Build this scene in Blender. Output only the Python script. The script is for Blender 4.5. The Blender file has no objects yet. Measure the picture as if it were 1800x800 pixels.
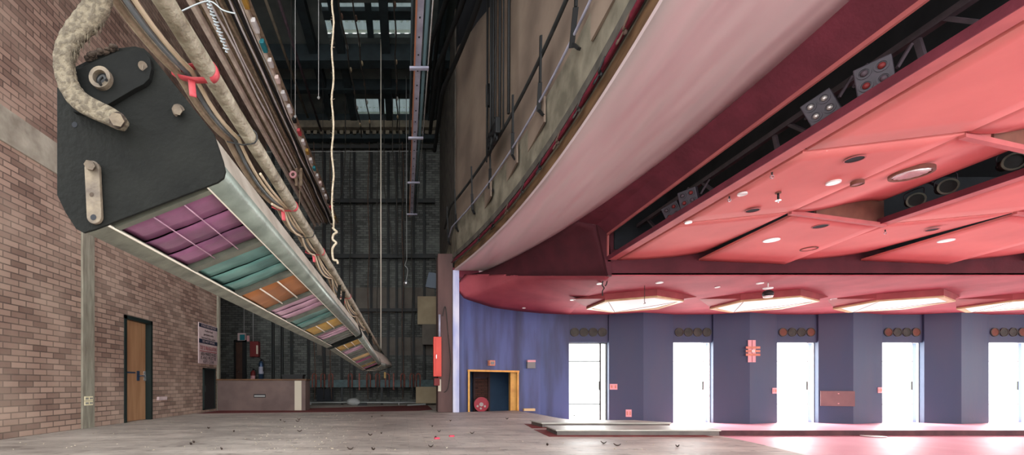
import bpy, bmesh, math, random
from mathutils import Vector, Matrix
random.seed(7)
R = random.random
SC = bpy.context.scene
COL = SC.collection
FPX = 785.0                     # focal length in pixels of the 1800 wide frame
VX, VY = 710.0, 677.0           # vanishing point of the stage depth
CZ = 0.73                       # tripod height

# ------------------------------------------------------------------ measuring helpers
def at(px, py, Y):
    return ((px-VX)*Y/FPX, Y, CZ+(VY-py)*Y/FPX)
def xat(px, Y): return (px-VX)*Y/FPX
def zat(py, Y): return CZ+(VY-py)*Y/FPX
def lin(v):
    v /= 255.0
    return v/12.92 if v <= 0.04045 else ((v+0.055)/1.055)**2.4
def S(r, g, b): return (lin(r), lin(g), lin(b), 1.0)

# ------------------------------------------------------------------ materials
def newmat(name):
    m = bpy.data.materials.new(name); m.use_nodes = True
    nt = m.node_tree
    return m, nt, nt.nodes['Principled BSDF']
def M(name, c1, c2=None, scale=4.0, detail=6.0, lo=0.35, hi=0.65, rough=0.6, metal=0.0, bump=0.0,
      stretch=(1, 1, 1), emis=None, estr=0.0, spec=0.4, bscale=None, dist=0.0, bdist=0.02, bdetail=5.0):
    m, nt, p = newmat(name)
    p.inputs['Roughness'].default_value = rough
    p.inputs['Metallic'].default_value = metal
    p.inputs['Specular IOR Level'].default_value = spec
    p.inputs['Base Color'].default_value = c1
    if c2 is not None or bump > 0:
        tc = nt.nodes.new('ShaderNodeTexCoord'); mp = nt.nodes.new('ShaderNodeMapping')
        mp.inputs['Scale'].default_value = stretch
        nt.links.new(tc.outputs['Object'], mp.inputs['Vector'])
    if c2 is not None:
        n = nt.nodes.new('ShaderNodeTexNoise')
        n.inputs['Scale'].default_value = scale; n.inputs['Detail'].default_value = detail
        n.inputs['Distortion'].default_value = dist
        nt.links.new(mp.outputs['Vector'], n.inputs['Vector'])
        r = nt.nodes.new('ShaderNodeValToRGB')
        r.color_ramp.elements[0].position = lo; r.color_ramp.elements[0].color = c1
        r.color_ramp.elements[1].position = hi; r.color_ramp.elements[1].color = c2
        nt.links.new(n.outputs['Fac'], r.inputs['Fac'])
        nt.links.new(r.outputs['Color'], p.inputs['Base Color'])
    if bump > 0:
        n2 = nt.nodes.new('ShaderNodeTexNoise')
        n2.inputs['Scale'].default_value = bscale or scale*3; n2.inputs['Detail'].default_value = bdetail
        nt.links.new(mp.outputs['Vector'], n2.inputs['Vector'])
        b = nt.nodes.new('ShaderNodeBump'); b.inputs['Strength'].default_value = bump
        b.inputs['Distance'].default_value = bdist
        nt.links.new(n2.outputs['Fac'], b.inputs['Height'])
        nt.links.new(b.outputs['Normal'], p.inputs['Normal'])
    if emis is not None:
        p.inputs['Emission Color'].default_value = emis
        p.inputs['Emission Strength'].default_value = estr
    return m

def brick_mat(name, axes, ca, cb, mortar, bw, bh, patch, dark=None, mort=0.012):
    """running-bond brick laid in the plane of the two named axes"""
    m, nt, p = newmat(name)
    p.inputs['Roughness'].default_value = 0.85; p.inputs['Specular IOR Level'].default_value = 0.25
    tc = nt.nodes.new('ShaderNodeTexCoord'); sp = nt.nodes.new('ShaderNodeSeparateXYZ'); cm = nt.nodes.new('ShaderNodeCombineXYZ')
    nt.links.new(tc.outputs['Object'], sp.inputs[0])
    nt.links.new(sp.outputs[axes[0]], cm.inputs[0]); nt.links.new(sp.outputs[axes[1]], cm.inputs[1])
    br = nt.nodes.new('ShaderNodeTexBrick')
    br.offset = 0.5; br.squash = 1.0
    br.inputs['Scale'].default_value = 1.0
    br.inputs['Brick Width'].default_value = bw; br.inputs['Row Height'].default_value = bh
    br.inputs['Mortar Size'].default_value = mort; br.inputs['Mortar Smooth'].default_value = 0.3
    br.inputs['Bias'].default_value = 0.0
    br.inputs['Color1'].default_value = ca; br.inputs['Color2'].default_value = cb; br.inputs['Mortar'].default_value = mortar
    nt.links.new(cm.outputs[0], br.inputs['Vector'])
    n = nt.nodes.new('ShaderNodeTexNoise'); n.inputs['Scale'].default_value = 0.9; n.inputs['Detail'].default_value = 6
    nt.links.new(cm.outputs[0], n.inputs['Vector'])
    r = nt.nodes.new('ShaderNodeValToRGB'); r.color_ramp.elements[0].position = 0.42; r.color_ramp.elements[1].position = 0.68
    nt.links.new(n.outputs['Fac'], r.inputs['Fac'])
    mx = nt.nodes.new('ShaderNodeMixRGB'); mx.blend_type = 'MIX'
    mul = nt.nodes.new('ShaderNodeMath'); mul.operation = 'MULTIPLY'; mul.inputs[1].default_value = 0.45
    nt.links.new(r.outputs['Color'], mul.inputs[0]); nt.links.new(mul.outputs[0], mx.inputs['Fac'])
    nt.links.new(br.outputs['Color'], mx.inputs['Color1']); mx.inputs['Color2'].default_value = patch
    # single dark bricks
    br2 = nt.nodes.new('ShaderNodeTexBrick'); br2.offset = 0.5
    for k, v in (('Scale', 1.0), ('Brick Width', bw), ('Row Height', bh), ('Mortar Size', 0.0), ('Bias', -0.55)):
        br2.inputs[k].default_value = v
    br2.inputs['Color1'].default_value = (1, 1, 1, 1); br2.inputs['Color2'].default_value = (0.38, 0.36, 0.36, 1)
    nt.links.new(cm.outputs[0], br2.inputs['Vector'])
    mm = nt.nodes.new('ShaderNodeMixRGB'); mm.blend_type = 'MULTIPLY'; mm.inputs['Fac'].default_value = 0.75
    nt.links.new(mx.outputs['Color'], mm.inputs['Color1']); nt.links.new(br2.outputs['Color'], mm.inputs['Color2'])
    nt.links.new(mm.outputs['Color'], p.inputs['Base Color'])
    b = nt.nodes.new('ShaderNodeBump'); b.inputs['Strength'].default_value = 0.6; b.inputs['Distance'].default_value = 0.012; b.invert = True
    nt.links.new(br.outputs['Fac'], b.inputs['Height']); nt.links.new(b.outputs['Normal'], p.inputs['Normal'])
    return m

def floor_mat(name):
    """worn grey block floor, grit and scuffs"""
    m, nt, p = newmat(name)
    p.inputs['Specular IOR Level'].default_value = 0.35
    tc = nt.nodes.new('ShaderNodeTexCoord')
    br = nt.nodes.new('ShaderNodeTexBrick'); br.offset = 0.5
    for k, v in (('Scale', 1.0), ('Brick Width', 0.42), ('Row Height', 0.115), ('Mortar Size', 0.004), ('Bias', 0.0)):
        br.inputs[k].default_value = v
    br.inputs['Color1'].default_value = S(198, 190, 182); br.inputs['Color2'].default_value = S(168, 160, 152); br.inputs['Mortar'].default_value = S(120, 112, 106)
    nt.links.new(tc.outputs['Object'], br.inputs['Vector'])
    n = nt.nodes.new('ShaderNodeTexNoise'); n.inputs['Scale'].default_value = 1.1; n.inputs['Detail'].default_value = 9; n.inputs['Roughness'].default_value = 0.7
    mp = nt.nodes.new('ShaderNodeMapping'); mp.inputs['Scale'].default_value = (0.6, 1.4, 1)
    nt.links.new(tc.outputs['Object'], mp.inputs['Vector']); nt.links.new(mp.outputs['Vector'], n.inputs['Vector'])
    r = nt.nodes.new('ShaderNodeValToRGB')
    r.color_ramp.elements[0].position = 0.36; r.color_ramp.elements[0].color = S(128, 120, 114)
    r.color_ramp.elements[1].position = 0.66; r.color_ramp.elements[1].color = S(236, 226, 214)
    nt.links.new(n.outputs['Fac'], r.inputs['Fac'])
    mx = nt.nodes.new('ShaderNodeMixRGB'); mx.inputs['Fac'].default_value = 0.55
    nt.links.new(br.outputs['Color'], mx.inputs['Color1']); nt.links.new(r.outputs['Color'], mx.inputs['Color2'])
    # dark dried scuffs
    n3 = nt.nodes.new('ShaderNodeTexNoise'); n3.inputs['Scale'].default_value = 9; n3.inputs['Detail'].default_value = 3
    nt.links.new(mp.outputs['Vector'], n3.inputs['Vector'])
    r3 = nt.nodes.new('ShaderNodeValToRGB'); r3.color_ramp.elements[0].position = 0.30; r3.color_ramp.elements[0].color = (0.35, 0.33, 0.32, 1)
    r3.color_ramp.elements[1].position = 0.40; r3.color_ramp.elements[1].color = (1, 1, 1, 1)
    nt.links.new(n3.outputs['Fac'], r3.inputs['Fac'])
    mm = nt.nodes.new('ShaderNodeMixRGB'); mm.blend_type = 'MULTIPLY'; mm.inputs['Fac'].default_value = 0.8
    nt.links.new(mx.outputs['Color'], mm.inputs['Color1']); nt.links.new(r3.outputs['Color'], mm.inputs['Color2'])
    # split axes; the shaded back strip is drawn as its own red sheet
    sp = nt.nodes.new('ShaderNodeSeparateXYZ'); nt.links.new(tc.outputs['Object'], sp.inputs[0])
    nt.links.new(mm.outputs['Color'], p.inputs['Base Color'])
    rr = nt.nodes.new('ShaderNodeMapRange'); rr.inputs['To Min'].default_value = 0.32; rr.inputs['To Max'].default_value = 0.7
    nt.links.new(n.outputs['Fac'], rr.inputs['Value']); nt.links.new(rr.outputs[0], p.inputs['Roughness'])
    b = nt.nodes.new('ShaderNodeBump'); b.inputs['Strength'].default_value = 0.35; b.inputs['Distance'].default_value = 0.01
    n4 = nt.nodes.new('ShaderNodeTexNoise'); n4.inputs['Scale'].default_value = 14; n4.inputs['Detail'].default_value = 6
    nt.links.new(mp.outputs['Vector'], n4.inputs['Vector'])
    nt.links.new(n4.outputs['Fac'], b.inputs['Height']); nt.links.new(b.outputs['Normal'], p.inputs['Normal'])
    return m

def wave_sheet_mat(name, c, trans=0.5):
    m, nt, p = newmat(name)
    out = nt.nodes['Material Output']
    tr = nt.nodes.new('ShaderNodeBsdfTranslucent'); tr.inputs['Color'].default_value = c
    df = nt.nodes.new('ShaderNodeBsdfDiffuse'); df.inputs['Color'].default_value = c
    mx = nt.nodes.new('ShaderNodeMixShader'); mx.inputs['Fac'].default_value = trans
    nt.links.new(df.outputs[0], mx.inputs[1]); nt.links.new(tr.outputs[0], mx.inputs[2]); nt.links.new(mx.outputs[0], out.inputs['Surface'])
    nt.nodes.remove(p)
    return m
def glass_mat(name):
    m, nt, p = newmat(name)
    out = nt.nodes['Material Output']
    t = nt.nodes.new('ShaderNodeBsdfTransparent'); t.inputs['Color'].default_value = (0.96, 0.98, 0.97, 1)
    g = nt.nodes.new('ShaderNodeBsdfGlossy'); g.inputs['Roughness'].default_value = 0.02
    mx = nt.nodes.new('ShaderNodeMixShader'); mx.inputs['Fac'].default_value = 0.06
    nt.links.new(t.outputs[0], mx.inputs[1]); nt.links.new(g.outputs[0], mx.inputs[2]); nt.links.new(mx.outputs[0], out.inputs['Surface'])
    nt.nodes.remove(p)
    return m

MAT = {}
def mk():
    D = MAT
    D['floor'] = floor_mat('stage_floor_blocks')
    D['brick'] = brick_mat('brick_wall', ('Y', 'Z'), S(178, 150, 134), S(140, 114, 102), S(106, 90, 82), 0.245, 0.0875, S(204, 182, 164), mort=0.009)
    D['brickback'] = brick_mat('brick_back', ('X', 'Z'), S(100, 102, 98), S(78, 79, 77), S(57, 59, 58), 0.245, 0.0875, S(122, 126, 120))
    D['brickbox'] = brick_mat('brick_passage', ('X', 'Z'), S(125, 80, 66), S(92, 58, 50), S(70, 55, 50), 0.23, 0.06, S(130, 96, 84))
    D['concrete'] = M('concrete', S(186, 180, 164), S(146, 138, 124), 3.5, rough=0.85, bump=0.25, bscale=18)
    D['concretegreen'] = M('concrete_green', S(158, 154, 138), S(128, 122, 108), 5, rough=0.85, bump=0.2, stretch=(3, 3, 0.5))
    D['beamconc'] = M('beam_concrete', S(150, 142, 124), S(104, 98, 84), 2.6, rough=0.9, bump=0.3, bscale=12, detail=9)
    D['canvas'] = M('tan_canvas', S(150, 132, 116), S(118, 102, 90), 0.8, rough=0.9, bump=0.15, bscale=3)
    D['timber'] = M('edge_timber', S(124, 94, 66), S(84, 62, 44), 3, rough=0.7, stretch=(4, 0.6, 4), bump=0.15)
    D['maroon'] = M('maroon_pipe', S(126, 40, 58), S(92, 28, 44), 6, rough=0.5)
    D['ledge'] = M('grey_ledge', S(98, 92, 84), S(70, 66, 60), 4, rough=0.9)
    D['soffit'] = M('pink_soffit', S(206, 186, 184), S(192, 168, 168), 0.8, detail=3, rough=0.85, bump=1.0, bscale=0.75, bdist=0.3, bdetail=2.0, stretch=(2.2, 0.3, 1))
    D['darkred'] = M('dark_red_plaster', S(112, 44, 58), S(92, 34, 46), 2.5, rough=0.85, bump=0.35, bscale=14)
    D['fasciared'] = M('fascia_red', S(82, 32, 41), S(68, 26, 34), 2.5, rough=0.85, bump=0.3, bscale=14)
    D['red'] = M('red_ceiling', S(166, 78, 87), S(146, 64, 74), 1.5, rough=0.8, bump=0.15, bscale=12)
    D['pink'] = M('coral_panel', S(222, 130, 123), S(206, 117, 112), 0.9, rough=0.75, bump=0.12, bscale=2.5)
    D['rail'] = M('coral_rail', S(190, 104, 102), S(172, 92, 92), 3, rough=0.7)
    D['dustrail'] = M('dusty_rail', S(212, 202, 186), S(176, 164, 148), 6, rough=0.9)
    D['paleconduit'] = M('pale_conduit', S(232, 230, 228), S(200, 198, 196), 5, rough=0.45)
    D['skystrip'] = wave_sheet_mat('skylight_strip', (0.9, 0.92, 0.85, 1), 0.8)
    D['brown'] = M('brown_board', S(126, 82, 66), S(104, 64, 54), 3, rough=0.8)
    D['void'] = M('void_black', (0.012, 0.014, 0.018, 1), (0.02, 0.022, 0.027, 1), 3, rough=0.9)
    D['trussbar'] = M('truss_bar', S(84, 70, 78), S(62, 52, 58), 6, rough=0.6)
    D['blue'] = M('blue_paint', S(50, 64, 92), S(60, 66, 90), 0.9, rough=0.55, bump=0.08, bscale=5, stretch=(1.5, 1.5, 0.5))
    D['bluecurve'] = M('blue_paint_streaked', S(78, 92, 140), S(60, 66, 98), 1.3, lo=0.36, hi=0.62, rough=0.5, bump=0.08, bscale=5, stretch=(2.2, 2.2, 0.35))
    D['bluelight'] = M('pale_blue_post', S(214, 216, 236), S(150, 160, 216), 1.2, lo=0.4, hi=0.75, rough=0.5, stretch=(3, 3, 0.8))
    D['bluedeep'] = M('deep_blue', S(58, 88, 118), S(48, 74, 102), 2, rough=0.6)
    D['yellow'] = M('yellow_frame', S(228, 172, 84), S(206, 150, 70), 5, rough=0.5)
    D['pier'] = M('pier_paint', S(104, 80, 76), S(88, 68, 66), 2, rough=0.85, stretch=(2, 2, 0.4), bump=0.1)
    D['pinkfloor'] = M('pink_floor', S(232, 166, 182), S(222, 150, 168), 1.2, rough=0.5, bump=0.05)
    D['riser'] = M('riser_dark', S(92, 62, 64), S(72, 48, 52), 3, rough=0.8)
    D['whitemetal'] = M('white_metal', S(226, 228, 224), rough=0.4)
    D['alu'] = M('door_aluminium', S(50, 54, 50), rough=0.5)
    D['glass'] = glass_mat('clear_glass')
    D['roof'] = M('roof_sheet', S(92, 100, 98), S(66, 74, 74), 1.2, rough=0.85)
    D['steel'] = M('roof_steel', S(36, 48, 52), S(26, 35, 38), 4, rough=0.7)
    D['roofbeam'] = M('tan_beam', S(120, 112, 96), S(94, 88, 76), 4, rough=0.8)
    D['skylight'] = wave_sheet_mat('skylight_sheet', (0.34, 0.38, 0.38, 1), 0.6)
    D['plate'] = M('black_plate', S(15, 16, 14), S(24, 25, 22), 7, rough=0.8, bump=0.3, bscale=60, detail=8, spec=0.15)
    D['plate2'] = M('black_flap', S(13, 14, 13), S(20, 21, 19), 9, rough=0.8, bump=0.15, bscale=70, spec=0.15)
    D['rust'] = M('rusty_steel', S(122, 110, 92), S(86, 76, 66), 20, rough=0.75, bump=0.3, bscale=60)
    D['dustpipe'] = M('dusty_hook', S(120, 110, 92), S(92, 83, 69), 70, lo=0.42, hi=0.56, rough=0.95, bump=1.0, bscale=70, detail=8)
    D['dirt'] = M('dirt_clod', S(74, 62, 52), S(50, 42, 36), 30, rough=1.0, bump=0.6, bscale=60)
    D['house'] = M('housing_dusty', S(158, 152, 140), S(134, 126, 114), 8, rough=0.85, bump=0.3, bscale=60)
    D['railmetal'] = M('rail_metal', S(134, 144, 134), S(104, 112, 104), 9, rough=0.34, metal=0.45, bump=0.1, bscale=90)
    D['railgreen'] = M('flange_green', S(116, 118, 104), S(84, 84, 74), 12, rough=0.5, metal=0.1, bump=0.15, bscale=50)
    D['divider'] = M('divider_metal', S(100, 102, 90), S(74, 76, 68), 12, rough=0.6)
    D['wire'] = M('bright_wire', S(214, 206, 190), rough=0.4, metal=0.2)
    D['g_purple'] = M('gel_purple', S(140, 86, 120), S(86, 52, 75), 5, rough=0.3, bump=0.15, bscale=8)
    D['g_green'] = M('gel_green', S(100, 142, 134), S(58, 98, 94), 6, rough=0.35, bump=0.2, bscale=10)
    D['g_orange'] = M('gel_orange', S(168, 108, 60), S(138, 84, 44), 5, rough=0.35)
    D['g_pink'] = M('gel_pink', S(206, 168, 186), S(156, 118, 138), 6, rough=0.3, bump=0.2, bscale=9)
    D['g_yellow'] = M('gel_yellow', S(186, 150, 72), S(150, 114, 48), 5, rough=0.4)
    D['g_grey'] = M('gel_grey', S(120, 122, 114), S(92, 94, 90), 6, rough=0.3, bump=0.12, bscale=9)
    D['g_cream'] = M('gel_cream', S(224, 192, 136), S(204, 168, 112), 5, rough=0.35)
    D['g_magenta'] = M('gel_magenta', S(180, 92, 134), S(140, 66, 102), 5, rough=0.35)
    D['pipe'] = M('lagged_pipe', S(172, 166, 146), S(118, 110, 92), 14, rough=0.45, bump=0.7, bscale=36, detail=8)
    D['cablebeige'] = M('cable_beige', S(206, 190, 164), S(182, 164, 138), 10, rough=0.7, stretch=(1, 0.3, 1))
    D['cabletan'] = M('cable_tan', S(150, 134, 112), S(122, 106, 88), 16, rough=0.95, bump=0.4, bscale=60)
    D['cablegrey'] = M('cable_grey', S(110, 118, 122), S(76, 82, 86), 5, rough=0.3)
    D['black'] = M('matt_black', S(24, 25, 26), rough=0.6)
    D['ventgrey'] = M('vent_grey', S(72, 74, 66), S(54, 56, 50), 6, rough=0.7)
    D['darkgrey'] = M('dark_grey', S(52, 54, 54), S(38, 40, 40), 6, rough=0.7)
    D['redtape'] = M('red_tape', S(170, 44, 56), S(196, 84, 90), 14, rough=0.5)
    D['whitetie'] = M('white_tie', S(232, 212, 204), rough=0.6)
    D['rope'] = M('white_rope', S(186, 174, 152), S(150, 138, 114), 40, rough=0.95)
    D['wiregrey'] = M('wire_grey', S(158, 160, 158), rough=0.5)
    D['wiredark'] = M('wire_dark', S(62, 58, 54), S(44, 42, 40), 8, rough=0.7)
    D['chain'] = M('chain_grey', S(150, 158, 160), rough=0.5, metal=0.3)
    D['guiderail'] = M('guide_rail', S(30, 36, 38), S(42, 40, 38), 4, rough=0.6)
    D['redlock'] = M('rope_lock_red', S(150, 82, 68), S(116, 64, 56), 9, rough=0.6)
    D['lockrail'] = M('lock_rail', S(74, 96, 98), S(56, 72, 74), 6, rough=0.6)
    D['rustrope'] = M('rust_rope', S(96, 74, 62), S(70, 56, 50), 12, rough=0.9)
    D['counter'] = M('counter_board', S(116, 96, 90), S(98, 80, 76), 2, rough=0.6)
    D['countertop'] = M('counter_top', S(116, 82, 54), S(92, 64, 42), 5, rough=0.5)
    D['cream'] = M('cream_strip', S(206, 196, 176), rough=0.6)
    D['wood'] = M('door_wood', S(178, 136, 100), S(158, 116, 82), 3, rough=0.5, stretch=(3, 3, 0.35))
    D['wooddark'] = M('door_wood_dark', S(84, 58, 46), S(66, 46, 38), 3, rough=0.6)
    D['greenframe'] = M('dark_green_frame', S(24, 38, 36), rough=0.5)
    D['steelblue'] = M('blue_steel', S(62, 84, 112), rough=0.35, metal=0.5)
    D['chrome'] = M('chrome', S(206, 210, 212), rough=0.25, metal=0.8)
    D['signwhite'] = M('sign_white', S(214, 192, 190), S(198, 174, 174), 3, rough=0.6)
    D['navy'] = M('sign_navy', S(26, 38, 62), rough=0.6)
    D['signred'] = M('sign_red', S(156, 46, 50), rough=0.6)
    D['ink'] = M('sign_ink', S(32, 28, 30), rough=0.7)
    D['ivory'] = M('ivory_plastic', S(232, 220, 184), rough=0.4)
    D['socketgrey'] = M('socket_grey', S(120, 124, 122), rough=0.5)
    D['redbox'] = M('red_box', S(226, 74, 58), S(212, 64, 52), 2, rough=0.45)
    D['reddull'] = M('red_dull', S(116, 36, 36), rough=0.6)
    D['teal'] = M('exit_teal', S(40, 122, 132), rough=0.4)
    D['panelcream'] = M('cream_board', S(172, 156, 128), S(154, 138, 112), 2, rough=0.8)
    D['panelgrey'] = M('grey_board', S(104, 98, 90), S(90, 84, 78), 2, rough=0.8)
    D['speaker'] = M('blue_grey_case', S(82, 92, 104), rough=0.6)
    D['reelred'] = M('reel_red', S(216, 56, 76), rough=0.4)
    D['pinkplate'] = M('pink_plate', S(222, 164, 168), rough=0.5)
    D['copper'] = M('copper_strip', S(214, 146, 112), S(186, 104, 84), 12, rough=0.4)
    D['brownpanel'] = M('mauve_panel', S(128, 100, 98), S(116, 90, 90), 3, rough=0.6)
    D['hexwood'] = M('hex_frame_wood', S(196, 170, 128), S(176, 146, 102), 5, rough=0.5)
    D['hexbox'] = M('hex_box', S(152, 68, 70), S(130, 56, 58), 3, rough=0.7)
    D['diffuser'] = M('lit_diffuser', S(210, 206, 202), rough=0.6, emis=(1, 0.97, 0.94, 1), estr=0.055)
    D['rib'] = M('diffuser_rib', S(120, 104, 96), rough=0.6)
    D['board'] = M('platform_board', S(196, 196, 184), S(172, 172, 160), 3, rough=0.4)  # platform top lightened to carry the light it reflects
    D['boardedge'] = M('platform_edge', S(112, 104, 98), S(92, 86, 82), 4, rough=0.7)
    D['redmat'] = M('red_mat', S(128, 58, 56), S(106, 46, 46), 6, rough=0.95)  # tone of shaded floor, for the painted shadow sheets
    D['leaf'] = M('dark_flake', S(72, 58, 50), S(52, 42, 36), 20, rough=0.9)
    D['grit'] = M('grit', S(190, 178, 156), rough=0.8)
    D['pinkbit'] = M('pink_scrap', S(214, 74, 96), rough=0.7)
    D['plank'] = M('yellow_plank', S(214, 186, 136), rough=0.6)
    D['bulb'] = M('lit_lamp', S(235, 230, 222), rough=0.3, emis=(1, 0.97, 0.92, 1), estr=0.16)
    D['lens'] = M('lamp_reflector', S(200, 192, 188), rough=0.25, metal=0.6)
    D['fixture'] = M('fixture_body', S(66, 56, 66), S(50, 44, 52), 8, rough=0.5)
    D['ground'] = M('ground_pale', S(226, 226, 222), rough=0.9)
    D['teallight'] = M('batten_teal', S(86, 110, 116), rough=0.5)
    D['lilac'] = M('lilac_trough', S(176, 176, 192), S(150, 150, 168), 4, rough=0.4)
    D['orangedge'] = M('orange_edge', S(186, 126, 96), rough=0.6)
mk()

# ------------------------------------------------------------------ mesh builder
class MB:
    def __init__(s): s.v = []; s.f = []; s.sm = []
    def add(s, vs, fs, smooth=False):
        b = len(s.v); s.v += [tuple(p) for p in vs]
        for f in fs: s.f.append(tuple(i+b for i in f)); s.sm.append(smooth)
        return s
    def box(s, x0, x1, y0, y1, z0, z1):
        x0, x1 = min(x0, x1), max(x0, x1); y0, y1 = min(y0, y1), max(y0, y1); z0, z1 = min(z0, z1), max(z0, z1)
        return s.add([(x0,y0,z0),(x1,y0,z0),(x1,y1,z0),(x0,y1,z0),(x0,y0,z1),(x1,y0,z1),(x1,y1,z1),(x0,y1,z1)],
                     [(0,3,2,1),(4,5,6,7),(0,1,5,4),(1,2,6,5),(2,3,7,6),(3,0,4,7)])
    def obox(s, c, ax, ay, az, hx, hy, hz):
        c = Vector(c); ax = Vector(ax).normalized()*hx; ay = Vector(ay).normalized()*hy; az = Vector(az).normalized()*hz
        P = [c-ax-ay-az, c+ax-ay-az, c+ax+ay-az, c-ax+ay-az, c-ax-ay+az, c+ax-ay+az, c+ax+ay+az, c-ax+ay+az]
        return s.add(P, [(0,3,2,1),(4,5,6,7),(0,1,5,4),(1,2,6,5),(2,3,7,6),(3,0,4,7)])
    def bar(s, p, q, w, h, up=(0,0,1)):
        p, q = Vector(p), Vector(q); d = (q-p); L = d.length; d.normalize()
        u = Vector(up)
        if abs(d.dot(u)) > 0.95: u = Vector((1,0,0))
        a = d.cross(u).normalized(); b = a.cross(d).normalized()
        return s.obox((p+q)/2, d, a, b, L/2, w/2, h/2)
    def prism(s, pts, fn, t0, t1, smooth=False):
        n = len(pts)
        vs = [fn(a, b, t0) for a, b in pts]+[fn(a, b, t1) for a, b in pts]
        fs = [tuple(range(n-1, -1, -1)), tuple(range(n, 2*n))]
        b = len(s.v); s.v += [tuple(p) for p in vs]
        for f in fs: s.f.append(tuple(i+b for i in f)); s.sm.append(False)
        for i in range(n):
            j = (i+1) % n
            s.f.append((b+i, b+j, b+n+j, b+n+i)); s.sm.append(smooth)
        return s
    def frames(s, path):
        P = [Vector(p) for p in path]; n = len(P); T = []
        for i in range(n):
            a = P[max(0, i-1)]; b = P[min(n-1, i+1)]
            T.append((b-a).normalized())
        u = Vector((0,0,1)) if abs(T[0].z) < 0.9 else Vector((1,0,0))
        a = T[0].cross(u).normalized(); out = []
        for i in range(n):
            a = (a - T[i]*a.dot(T[i]))
            if a.length < 1e-6: a = T[i].orthogonal()
            a.normalize(); b = T[i].cross(a).normalized(); out.append((P[i], a, b))
        return out
    def tube(s, path, r, n=8, cap=True, flat=1.0):
        fr = s.frames(path); m = len(fr); vs = []
        for i, (p, a, b) in enumerate(fr):
            ri = r[i] if isinstance(r, (list, tuple)) else r
            for k in range(n):
                t = 2*math.pi*k/n
                vs.append(p+a*math.cos(t)*ri+b*math.sin(t)*ri*flat)
        fs = []
        for i in range(m-1):
            for k in range(n):
                fs.append((i*n+k, i*n+(k+1) % n, (i+1)*n+(k+1) % n, (i+1)*n+k))
        s.add(vs, fs, True)
        if cap:
            b = len(s.v)-len(vs)
            s.f.append(tuple(b+k for k in range(n-1, -1, -1))); s.sm.append(False)
            s.f.append(tuple(b+(m-1)*n+k for k in range(n))); s.sm.append(False)
        return s
    def cyl(s, p, q, r, n=16, r2=None):
        return s.tube([p, q], [r, r if r2 is None else r2], n)
    def ring(s, c, axis, r_out, r_in, h, n=24):
        c = Vector(c); ax = Vector(axis).normalized(); a = ax.orthogonal().normalized(); b = ax.cross(a)
        vs = []
        for k in range(n):
            t = 2*math.pi*k/n; d = a*math.cos(t)+b*math.sin(t)
            vs += [c+d*r_in, c+d*r_out, c+d*r_out+ax*h, c+d*r_in+ax*h]
        fs = []
        for k in range(n):
            i = 4*k; j = 4*((k+1) % n)
            for q in range(4): fs.append((i+q, j+q, j+(q+1) % 4, i+(q+1) % 4))
        return s.add(vs, fs)
    def disc(s, c, axis, r, n=20, ry=None, a=None):
        c = Vector(c); ax = Vector(axis).normalized(); a = Vector(a).normalized() if a else ax.orthogonal().normalized(); b = ax.cross(a)
        return s.add([c+a*math.cos(2*math.pi*k/n)*r+b*math.sin(2*math.pi*k/n)*(ry or r) for k in range(n)], [tuple(range(n))])
    def ball(s, c, r, n=10, m=6, sc=(1,1,1)):
        c = Vector(c); vs = []
        for i in range(m+1):
            th = math.pi*i/m
            for k in range(n):
                ph = 2*math.pi*k/n
                vs.append(c+Vector((math.sin(th)*math.cos(ph)*r*sc[0], math.sin(th)*math.sin(ph)*r*sc[1], math.cos(th)*r*sc[2])))
        fs = [(i*n+k, (i+1)*n+k, (i+1)*n+(k+1) % n, i*n+(k+1) % n) for i in range(m) for k in range(n)]
        return s.add(vs, fs, True)
    def grid(s, fn, nu, nv, smooth=True):
        vs = [fn(i/nu, j/nv) for j in range(nv+1) for i in range(nu+1)]
        fs = [(j*(nu+1)+i, j*(nu+1)+i+1, (j+1)*(nu+1)+i+1, (j+1)*(nu+1)+i) for j in range(nv) for i in range(nu)]
        return s.add(vs, fs, smooth)
    def slab(s, fn, nu, nv, off, smooth=True):
        """a grid with thickness: off is added to make the second skin"""
        o = Vector(off)
        N = (nu+1)*(nv+1)
        top = [Vector(fn(i/nu, j/nv)) for j in range(nv+1) for i in range(nu+1)]
        vs = top+[p+o for p in top]
        g = lambda i, j: j*(nu+1)+i
        b = len(s.v); s.v += [tuple(p) for p in vs]
        for j in range(nv):
            for i in range(nu):
                q = (g(i,j), g(i+1,j), g(i+1,j+1), g(i,j+1))
                s.f.append(tuple(b+k for k in q)); s.sm.append(smooth)
                s.f.append(tuple(b+N+k for k in q[::-1])); s.sm.append(smooth)
        rim = [g(i,0) for i in range(nu+1)]+[g(nu,j) for j in range(1,nv+1)]+[g(i,nv) for i in range(nu-1,-1,-1)]+[g(0,j) for j in range(nv-1,0,-1)]
        for a, c in zip(rim, rim[1:]+rim[:1]):
            s.f.append((b+a, b+N+a, b+N+c, b+c)); s.sm.append(False)
        return s

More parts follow.
